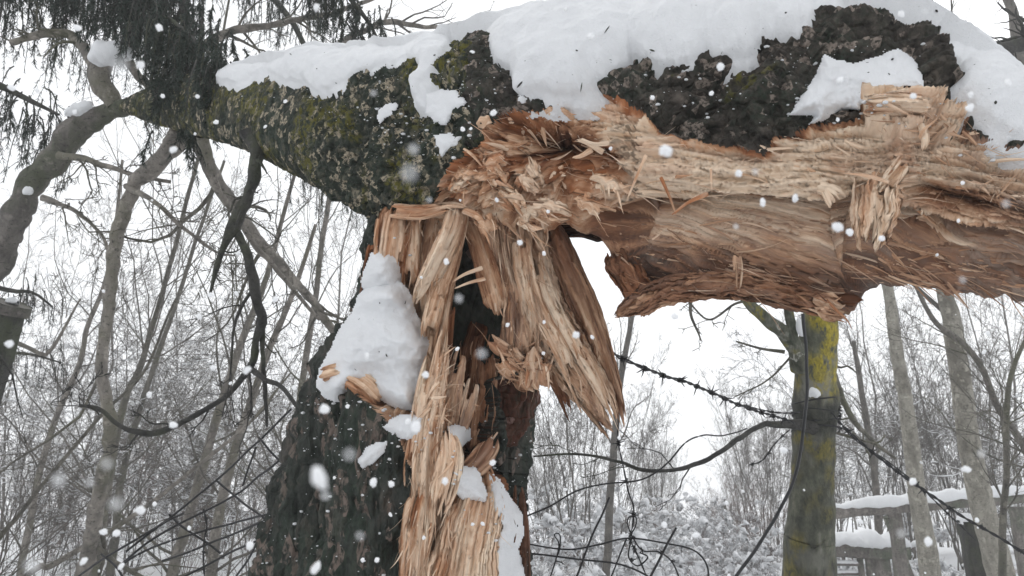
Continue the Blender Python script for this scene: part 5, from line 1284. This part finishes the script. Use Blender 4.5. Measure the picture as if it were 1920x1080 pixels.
tall = empty('wooden_stake', PX(1362, gyp(12), 12), 'thin grey stake standing alone beyond the undergrowth', 'stake')
q = PX(1357, 935, 12); beam('shaft', q, [q[0] + .04, q[1], 0], .05, .05, PLANK, tall, 3)
snow_bar(q + [-.03, 0, .0], q + [.03, 0, 0], .06, .03, tall, 4)
dp = empty('dark_post', PX(-60, gyp(3.6), 3.6), 'dark leaning post with a wider cap at the left edge', 'post')
q = PX(18, 580, 3.6)
beam('shaft', q, PX(-260, gyp(3.6), 3.6), .115, .10, LIMB_DARK, dp, 5, 60)
beam('cap', PX(17, 586, 3.6), PX(24, 568, 3.6), .135, .125, LIMB_MID, dp, 6, 8)
snow_bar(PX(12, 566, 3.58), PX(34, 568, 3.58), .05, .02, dp, 7)

# ------------------------------------------------------------------ background shrubs and trees (copied with their parts)
def template(kind, seed, H, stems, spread, spec, mats, snow=False, curve=.18):
    r = np.random.RandomState(seed)
    K = 12; t = np.linspace(0, 1, K)
    P = []; R = []
    for k in range(stems):
        a = r.rand() * 6.283; lean = spread * (0.3 + r.rand()); h = H * (.65 + .4 * r.rand())
        d = np.array([math.cos(a), math.sin(a)])
        bx = d * .12 * r.rand() * stems / 8
        xy = bx + d * lean * h * (t[:, None] ** (1 + curve * 3 * r.rand())) + np.cumsum(r.normal(size=(K, 2)) * .03 * h / 3, 0)
        P.append(np.column_stack([xy, t * h])); R.append((.006 + .008 * r.rand()) * h / 3 * (1 - .8 * t) * (1.25 if stems < 3 else 1))
    P = np.array(P); R = np.array(R)
    V, F = tubes(P, R, 6)
    gen = (P, R); parts = []; gens = []
    for i, kw in enumerate(spec):
        kw = dict(kw); sd = kw.pop('sides', 3); gen = grow(gen, seed=seed + 5 * i, **kw); gen = (gen[0], minr(gen[1], .0022)); parts.append(tubes(gen[0], gen[1], sd)); gens.append(gen)
    V2, F2 = join(parts)
    ms = []
    def m(nm, V, F, mt):
        me = bpy.data.meshes.new(nm); me.vertices.add(len(V)); me.vertices.foreach_set('co', V.astype(np.float32).ravel())
        me.loops.add(F.size); me.polygons.add(len(F)); me.loops.foreach_set('vertex_index', F.astype(np.int32).ravel())
        me.polygons.foreach_set('loop_start', np.arange(len(F), dtype=np.int32) * 4); me.polygons.foreach_set('loop_total', np.full(len(F), 4, np.int32))
        me.polygons.foreach_set('use_smooth', np.full(len(F), True)); me.update(calc_edges=True); me.materials.append(mt); return me
    ms.append(('stems' if stems > 2 else 'trunk', m(kind, V, F, mats[0]))); ms.append(('twigs' if stems > 2 else 'crown', m(kind, V2, F2, mats[1])))
    if snow:
        sp = []
        for g_ in gens[:2]:
            sel = r.rand(len(g_[0])) < .8
            p = g_[0][sel].copy(); T = unit(np.gradient(p, axis=1)); flat = np.clip(1 - np.abs(T[..., 2]) * 1.1, 0, 1) * np.clip(noise(p * (4 if snow > 1 else 6), 3) * 2.6 + .4, 0, 1.7)
            rad = (.018 * flat * (.5 + .8 * r.rand(*flat.shape))) * snow; p[..., 2] += rad * .7 + .003
            sp.append(tubes(p, rad + .0005, 6))
        V3, F3 = join(sp)
        V3 = V3 + (noise(V3 * 30, 2) * .008)[:, None]
        ms.append(('snow', m(kind, V3, F3, SNOW)))
    return kind, ms
def place(tp, x, y, s, rot, label, cat, group, lean=(0, 0), z=None):
    kind, ms = tp
    e = empty(kind, (x, y, float(ground_z(x, y)) - .03 if z is None else z), label, cat, group)
    e.rotation_euler = (lean[0], lean[1], rot); e.scale = (s, s, s)
    for nm, me in ms:
        o = bpy.data.objects.new(nm, me); o.parent = e; COL.objects.link(o)
        if nm == 'snow': o['kind'] = 'stuff'
    return e
SB = [dict(n=9, length=.35, ang=.55, K=8, wob=.14, up=.10, rr=.45), dict(n=6, length=.45, ang=.6, K=6, wob=.18, up=.06, rr=.5), dict(n=4, length=.5, ang=.7, K=4, wob=.2, rr=.6)]
SB2 = [dict(n=22, length=.30, ang=.8, K=8, wob=.15, up=.12, rr=.3, t0=.25, sides=4), dict(n=8, length=.45, ang=.7, K=6, wob=.2, up=.04, rr=.5), dict(n=5, length=.5, ang=.7, K=4, wob=.22, rr=.6)]
SLOW = [dict(n=6, length=.6, ang=.9, K=8, wob=.22, up=-.02, rr=.5), dict(n=6, length=.6, ang=.9, K=6, wob=.28, up=-.02, rr=.5), dict(n=3, length=.5, ang=.9, K=4, wob=.3, rr=.6)]
T_shrub = [template('bare_shrub', 11 + k, 3.6, 13, .22, SB, (TWIG, TWIG)) for k in range(3)]
T_shrubr = [template('bare_shrub', 31 + k, 2.6, 14, .34, SB, (TWIG_RED, TWIG_RED)) for k in range(2)]
T_tree = [template('bare_tree', 51 + k, 7.5, 1, .10, SB2, (TWIG, TWIG)) for k in range(4)]
T_low = [template('snowy_bramble', 71 + k, 1.2, 12, .8, SLOW, (TWIG_RED, TWIG_RED), snow=3.1) for k in range(3)]
ST_ = [dict(n=8, length=.45, ang=.9, K=10, wob=.26, up=.0, rr=.45, sides=4), dict(n=7, length=.5, ang=.9, K=8, wob=.28, up=-.01, rr=.5), dict(n=5, length=.5, ang=.9, K=5, wob=.3, rr=.6)]
T_tangle = [template('bare_shrub', 91 + k, 3.8, 9, .4, ST_, (TWIG, TWIG), curve=.5, snow=.42) for k in range(3)]
def wx(px, d): p = PX(px, gyp(d), d); return p[0], p[1]
rp = np.random.RandomState(99)
def many(tps, lst, label, cat, group, s0=None):
    if s0 is None: s0 = .50 if tps is T_low else (.9 if cat == 'tree' else .8)
    for k, (px, d, s) in enumerate(lst):
        x, y = wx(px, d)
        place(tps[k % len(tps)], x, y, s * s0, rp.rand() * 6.28, label[k] if isinstance(label, list) else label, cat, group)
many(T_shrub, [(1085, 9, 1.0), (1165, 10.5, .85), (1020, 10, .75), (1235, 13, .8)], ['tall dense bare shrub right behind the point of the wooden wedge', 'bare shrub just right of the tallest one behind the wedge', 'bare shrub directly behind the right side of the stump', 'low hazy shrub beside the open gap of sky'], 'shrub', 'bare shrubs behind the gap')
many(T_shrub, [(1440, 14, 1.05), (1475, 10, .72), (1400, 17, .8)], ['rounded hazy shrub left of the mossy trunk', 'small bare shrub touching the left side of the mossy trunk', 'faint far shrub at the edge of the open gap'], 'shrub', 'bare shrubs left of the mossy trunk')
many(T_tangle[:2] + T_shrub + T_tree[:1], [(1600, 9, 1.0), (1660, 11, 1.1), (1730, 9.5, .9), (1790, 12, 1.0), (1840, 9, 1.1), (1900, 10.5, 1.0), (1960, 8, 1.0), (1700, 14, 1.2), (1870, 15, 1.3), (1580, 13, .9)], 'bare grey shrub in the tangle beyond the snowy rail', 'shrub', 'bare shrubs beyond the rail')
many(T_tangle, [(40, 6.5, .75), (130, 7, .8), (220, 8, 1.0), (300, 7, .75), (390, 8.5, 1.0), (470, 7, .8), (-40, 8, 1.0), (540, 9, 1.1), (330, 11, 1.3), (180, 12, 1.4), (20, 12, 1.3)], 'bare grey shrub in the thicket left of the broken tree', 'shrub', 'bare shrubs in the left thicket')
many(T_tree, [(80, 10, 1.0), (360, 10.5, .95), (560, 13, 1.2), (-20, 12, 1.1), (250, 15, 1.3)], 'slender bare tree standing in the thicket on the left', 'tree', 'bare trees in the left thicket')
many(T_tree, [(1650, 13, 1.0), (1760, 16, 1.2), (1930, 14, 1.1), (1610, 18, 1.3)], 'slender bare tree standing beyond the snowy rail', 'tree', 'bare trees beyond the rail')
many(T_shrubr, [(1400, 9.5, .45), (1452, 8.5, .42), (1350, 12, .5), (330, 8, .55), (150, 7.5, .5), (440, 9, .6), (60, 8.5, .55), (250, 10, .7)], ['reddish low shrub at the bottom left of the mossy trunk', 'reddish low shrub nearest the foot of the mossy trunk', 'small reddish shrub by the thin grey stake'] + ['reddish brown shrub low in the left thicket'] * 5, 'shrub', 'reddish low shrubs')
low = [(990, 6.5, .9), (1040, 6, .8), (1100, 6.6, .95), (1160, 6.2, .85), (1220, 7, 1.0), (1280, 7.4, .95), (1330, 8.2, .95), (1390, 8.6, 1.0), (1440, 8, .9), (1010, 8, 1.1), (1120, 8.5, 1.15), (1230, 9, 1.1), (1300, 10.5, 1.1), (1180, 11, 1.2), (1370, 11, 1.1), (1060, 10, 1.2),
       (1600, 8, .9), (1690, 8, .9), (1780, 7.5, .8), (1860, 7.2, .85), (1930, 7.4, .85), (1740, 10, 1.1), (1880, 10, 1.1), (420, 10, .9), (490, 9, .85), (340, 12, 1.0)]
many(T_low, low, 'low bramble laden with clumps of snow', 'bramble', 'snowy brambles along the ground')
far = [(x + rp.uniform(-30, 30), rp.uniform(24, 48), rp.uniform(.9, 1.5)) for x in (list(range(-60, 640, 60)) + [980, 1060, 1130, 1420, 1480, 1560, 1640, 1720, 1800, 1880, 1960])]
many(T_tree, far, 'faint distant bare tree fading into the snowfall', 'tree', 'distant bare trees')
far2 = [(x + rp.uniform(-30, 30), rp.uniform(20, 34), rp.uniform(.7, 1.0)) for x in range(-60, 2000, 90)]
many(T_shrub, far2, 'faint distant shrub low on the horizon', 'shrub', 'distant shrubs')

# ------------------------------------------------------------------ drooping spruce at upper left
def spruce():
    b = PX(-520, gyp(4.4), 4.4)
    e = empty('spruce_tree', b, 'dark green spruce with long drooping twigs hanging over the upper left', 'tree')
    h = 6.5; t = np.linspace(0, 1, 30)
    W = np.column_stack([b[0] + 0 * t, b[1] + 0 * t, b[2] + h * t]); V, F = tubes(W[None], (.13 * (1 - .6 * t))[None], 16, 3, .15)
    mesh('trunk', V, F, LIMB_DARK, e)
    r = np.random.RandomState(4)
    # boughs: path (px,py,d,w), branchlet count, droop length (m), density
    B = [([(-520, -300, 4.2, 40), (-200, -120, 3.9, 26), (0, -40, 3.6, 18), (170, -10, 3.5, 12), (300, 10, 3.4, 7)], 40, .34, 80),
         ([(-520, -520, 4.2, 40), (0, -330, 3.7, 26), (220, -200, 3.3, 18), (330, -60, 3.05, 13), (345, 60, 2.95, 9), (350, 120, 2.8, 8), (352, 190, 2.7, 5)], 120, .16, 120),
         ([(-520, -700, 4.2, 40), (100, -420, 3.8, 26), (420, -190, 3.6, 18), (560, -90, 3.5, 12), (640, -20, 3.4, 9), (690, 40, 3.35, 8), (712, 80, 3.3, 4)], 90, .18, 110),
         ([(-520, -60, 4.1, 34), (-200, 60, 3.6, 20), (0, 160, 3.4, 13), (60, 190, 3.3, 9), (110, 215, 3.2, 5)], 50, .22, 80),
         ([(-520, 330, 4.3, 24), (-200, 470, 4.4, 14), (0, 540, 4.5, 9), (60, 548, 4.5, 6), (98, 575, 4.5, 4)], 26, .14, 26),
         ([(-520, 560, 4.6, 20), (-100, 660, 4.8, 10), (40, 662, 4.9, 6), (115, 680, 4.9, 3)], 24, .12, 24),
         ([(-300, -100, 4.6, 20), (100, -60, 4.6, 14), (400, -70, 4.6, 12), (560, -40, 4.5, 9), (650, -20, 4.5, 6)], 34, .30, 60),
         ([(-520, -420, 4.3, 30), (0, -200, 4.9, 18), (350, -120, 5.2, 14), (560, 60, 5.0, 11), (560, 250, 4.6, 9), (600, 300, 4.5, 7), (670, 345, 4.4, 4)], 40, .24, 60),
         ([(-520, -220, 4.2, 30), (-100, -120, 3.7, 16), (150, -60, 3.3, 10), (310, 30, 2.9, 8), (370, 80, 2.65, 7), (415, 120, 2.5, 5)], 125, .15, 110)]
    for path, cnt, dl, dens in B:
        C = catmull(np.array(path, float), 40); W = PX(C[:, 0], C[:, 1], C[:, 2]); R = C[:, 3] * C[:, 2] / FPX / 2
        off = np.array([b[0], b[1], np.clip(W[0, 2], .5, 6.2)]) - W[0]
        W = W + off * (1 - sstep(0, 16, np.arange(40.)))[:, None]          # every bough springs from the trunk
        V, F = tubes(W[None], R[None], 7, 1, .2)
        bo = mesh('bough', V, F, LIMB_DARK, e)
        K = 9; N_ = cnt * 3
        tt = .35 + .65 * r.rand(N_); ix = (tt * 39).astype(int).clip(0, 38)
        p0 = W[ix] + (W[ix + 1] - W[ix]) * r.rand(N_, 1) + r.normal(size=(N_, 3)) * .05
        L = dl * (.4 + .9 * r.rand(N_)) * 1.25
        dirv = unit(unit(W[-1] - W[-8]) * .5 + r.normal(size=(N_, 3)) * .5 + np.array([0, 0, -.3]))
        pts = np.empty((N_, K, 3)); pts[:, 0] = p0; cur = dirv
        for q in range(1, K):
            cur = unit(cur + np.array([0, 0, -.75]) + r.normal(size=(N_, 3)) * .10); pts[:, q] = pts[:, q - 1] + cur * (L / (K - 1))[:, None]
        V1, F1 = tubes(pts, np.repeat(np.linspace(.0035, .0012, K)[None], N_, 0), 3)
        # side shoots
        g2 = grow((pts, np.full((N_, K), .002)), 3, .42, .6, 9, K=5, up=-.25, wob=.1, rr=.6)
        V2, F2 = tubes(g2[0], minr(g2[1], .0009), 3)
        Va, Fa = join([(V1, F1), (V2, F2)])
        mesh('branchlets', Va, Fa, LIMB_DARK, bo)
        allp = [(pts, dens), (g2[0], dens * .45)]
        NV = []
        for PP, dn in allp:
            dn = int(dn * .55); m_ = len(PP); k_ = PP.shape[1]
            u = r.rand(m_, dn) * (k_ - 1.01); i = u.astype(int); f = (u - i)[..., None]; mi = np.arange(m_)[:, None]
            c = PP[mi, i] * (1 - f) + PP[mi, i + 1] * f; T = unit(PP[mi, i + 1] - PP[mi, i])
            d_ = unit(T * .9 + unit(np.cross(T, r.normal(size=c.shape))) * .75); ln = .014 + .010 * r.rand(m_, dn, 1)
            sd = unit(np.cross(d_, r.normal(size=c.shape))) * .0015
            NV.append(np.stack([c - sd, c + sd, c + d_ * ln + sd * .3, c + d_ * ln - sd * .3], 2).reshape(-1, 3))
        NVv = np.vstack(NV); Fq = np.arange(len(NVv)).reshape(-1, 4)
        mesh('needles', NVv, Fq, NEEDLE, bo)
spruce()
def small_spruce():
    x, y = wx(345, 13)
    e = empty('young_spruce', (x, y, 0), 'small dark spruce far back at the bottom of the left thicket', 'tree')
    z = np.linspace(0, 2.6, 12); V, F = tubes(np.column_stack([x + 0 * z, y + 0 * z, z])[None], (.05 * (1 - z / 2.8))[None], 6)
    mesh('trunk', V, F, LIMB_DARK, e)
    r = np.random.RandomState(2); n = 9000
    zz = 2.6 * r.rand(n) ** 1.3; rr = (1 - zz / 2.7) * .85 * r.rand(n) ** .6 * (.75 + .25 * np.sin(zz * 16)); a = r.rand(n) * 6.283
    c = np.stack([x + rr * np.cos(a), y + rr * np.sin(a), zz - rr * .25], -1)
    d_ = unit(np.stack([np.cos(a), np.sin(a), -.4 + r.normal(size=n) * .3], -1) + r.normal(size=(n, 3)) * .3) * .07; sd = unit(np.cross(d_, r.normal(size=(n, 3)))) * .008
    Vn = np.stack([c - sd, c + sd, c + d_ + sd * .4, c + d_ - sd * .4], 1).reshape(-1, 3)
    mesh('crown', Vn, np.arange(len(Vn)).reshape(-1, 4), NEEDLE, e)
small_spruce()

# ------------------------------------------------------------------ falling snow
def flakes():
    m, t, b = material('snowflake'); n = NB(t)
    b.inputs['Base Color'].default_value = (.95, .96, .97, 1); b.inputs['Roughness'].default_value = .6
    tr = n.n('ShaderNodeBsdfTranslucent'); tr.inputs[0].default_value = (.97, .97, .98, 1)
    mx_ = n.n('ShaderNodeMixShader'); mx_.inputs[0].default_value = .4
    t.links.new(b.outputs[0], mx_.inputs[1]); t.links.new(tr.outputs[0], mx_.inputs[2])
    t.links.new(mx_.outputs[0], [q for q in t.nodes if q.type == 'OUTPUT_MATERIAL'][0].inputs[0])
    meshes = []
    import bmesh
    for k in range(6):
        bm = bmesh.new(); bmesh.ops.create_icosphere(bm, subdivisions=3, radius=1.0)
        for v in bm.verts:
            p = np.array(v.co); h = 1 + .35 * float(fbm(p[None] * 1.6 + k * 5, 3, k)[0]) + .10 * float(noise(p[None] * 6, k)[0])
            v.co = v.co * h; v.co.z *= .72
        me = bpy.data.meshes.new('snowflake'); bm.to_mesh(me); bm.free(); me.materials.append(m)
        for q in me.polygons: q.use_smooth = True
        meshes.append(me)
    r = np.random.RandomState(21)
    big = [(598, 895, 27, 0, 'largest bright snowflake, in front of the dark stump bark'), (1107, 68, 8, 0, 'bright snowflake against the top snow right of the bark knob'), (1248, 283, 14, 0, 'large soft snowflake over the pale torn wood'),
           (1570, 425, 11, 0, 'round snowflake left of the pale hanging spike'), (1080, 628, 9, 0, 'snowflake in front of the middle of the hanging wedge'), (780, 800, 11, 0, 'snowflake over the thin snow beside the pale splinters'),
           (655, 852, 19, 1, 'faint out of focus snowflake over the small bark snow patch'), (225, 125, 24, 1, 'big faint blurred snowflake by the upper left snow lump'), (217, 945, 20, 1, 'faint blurred snowflake low in the left thicket'), (768, 325, 25, 1, 'faint wide snowflake over the mossy bark by the break'),
           (264, 122, 10, 0, 'bright snowflake among the dark spruce twigs'), (1688, 155 + 24, 1, 0, None)]
    rest = [(1385, 325, 10), (1430, 380, 9), (1491, 372, 9), (925, 212, 7), (886, 97, 5), (798, 703, 9), (765, 790, 7), (834, 902, 9), (700, 905, 9), (592, 1065, 13), (608, 767, 12), (924, 868, 7), (1020, 475, 5), (1020, 604, 5), (1161, 821, 5),
            (593, 14, 9), (463, 694, 9), (263, 957, 10), (1575, 150, 8), (1334, 175, 6), (1712, 180, 9), (1820, 178, 8), (1818, 202, 9), (1890, 155, 9), (1690, 26, 7), (1812, 880, 9), (1712, 903, 8), (1740, 1015, 9), (1845, 660, 5), (1805, 343, 5), (1797, 414, 4), (1757, 478, 3),
            (1853, 625, 5), (325, 281, 9), (370, 181, 6), (405, 229, 5), (395, 553, 6), (305, 180, 5), (70, 170, 5), (218, 1000, 8), (157, 1052, 8), (227, 1062, 7), (355, 990, 5), (290, 945, 5), (707, 1050, 6), (680, 1050, 5), (732, 965, 5), (886, 983, 4), (905, 982, 4), (325, 797, 9), (17, 645, 10), (1060, 18, 4),
            (280, 740, 6), (140, 210, 5), (535, 190, 4), (790, 520, 4)]
    faint = [(675, 1005, 14), (903, 663, 15), (1805, 525, 11), (1886, 382, 12), (1416, 322, 10), (775, 280, 16), (1735, 20, 9), (805, 375, 9), (1380, 425, 8), (60, 1060, 22), (110, 900, 20), (200, 870, 18), (700, 175, 10), (168, 905, 14), (1840, 850, 12), (1690, 1000, 14), (860, 560, 12), (610, 930, 14)]
    A = .0018
    def add(px, py, rp_, fnt, lab, grp):
        sz = .0010 if fnt else .0042
        dd = (sz + A) / (2 * rp_ / FPX + A / 1.62)
        dd = min(dd, 1.15)
        p = PX(px, py, dd)
        o = bpy.data.objects.new('snowflake', meshes[r.randint(6)])
        o.location = p; o.scale = tuple(sz / 2 * r.uniform(.8, 1.3, 3)); o.rotation_euler = r.rand(3) * 6
        COL.objects.link(o)
        tag(o, lab, 'snowflake', grp)
    for x, y, q, f_, lab in big:
        if lab: add(x, y, q, f_, lab, 'falling snowflakes')
    for x, y, q in rest: add(x, y, q, 0, 'small white snowflake falling in front of the scene', 'falling snowflakes')
    for x, y, q in faint: add(x, y, q, 1, 'faint blurred snowflake drifting close to the viewer', 'close blurred snowflakes')
    for k in range(46):
        add(r.rand() * 1920, r.rand() * 1080, r.uniform(3.2, 8), 0, 'small white snowflake falling in front of the scene', 'falling snowflakes')
    for k in range(150):
        d = r.uniform(1.2, 9); px, py = r.rand() * 1920, r.rand() * 1080
        o = bpy.data.objects.new('snowflake', meshes[r.randint(6)]); o.location = PX(px, py, d); s = r.uniform(.002, .0042) * (1 if d < 3 else 1.6); o.scale = (s, s, s); o.rotation_euler = r.rand(3) * 6
        COL.objects.link(o); tag(o, 'tiny white speck of falling snow', 'snowflake', 'tiny falling flakes')
flakes()

# ------------------------------------------------------------------ the air: falling snow haze
def haze():
    lo = np.array([-52, -5, -1.4]); hi = np.array([52, 64, 16.0])
    V = np.array([[a, b_, c] for a in (lo[0], hi[0]) for b_ in (lo[1], hi[1]) for c in (lo[2], hi[2])])
    F = np.array([[0, 1, 3, 2], [4, 6, 7, 5], [0, 4, 5, 1], [2, 3, 7, 6], [0, 2, 6, 4], [1, 5, 7, 3]])
    m = bpy.data.materials.new('haze'); m.use_nodes = True; t = m.node_tree; t.nodes.clear()
    o_ = t.nodes.new('ShaderNodeOutputMaterial'); v = t.nodes.new('ShaderNodeVolumePrincipled')
    v.inputs['Color'].default_value = (1, 1, 1, 1); v.inputs['Density'].default_value = .0072; v.inputs['Anisotropy'].default_value = .5
    t.links.new(v.outputs[0], o_.inputs['Volume'])
    o = mesh('haze', V, F, m, smooth=False)
    tag(o, 'pale misty winter air with fine falling snow', 'haze', kind='stuff')
haze()
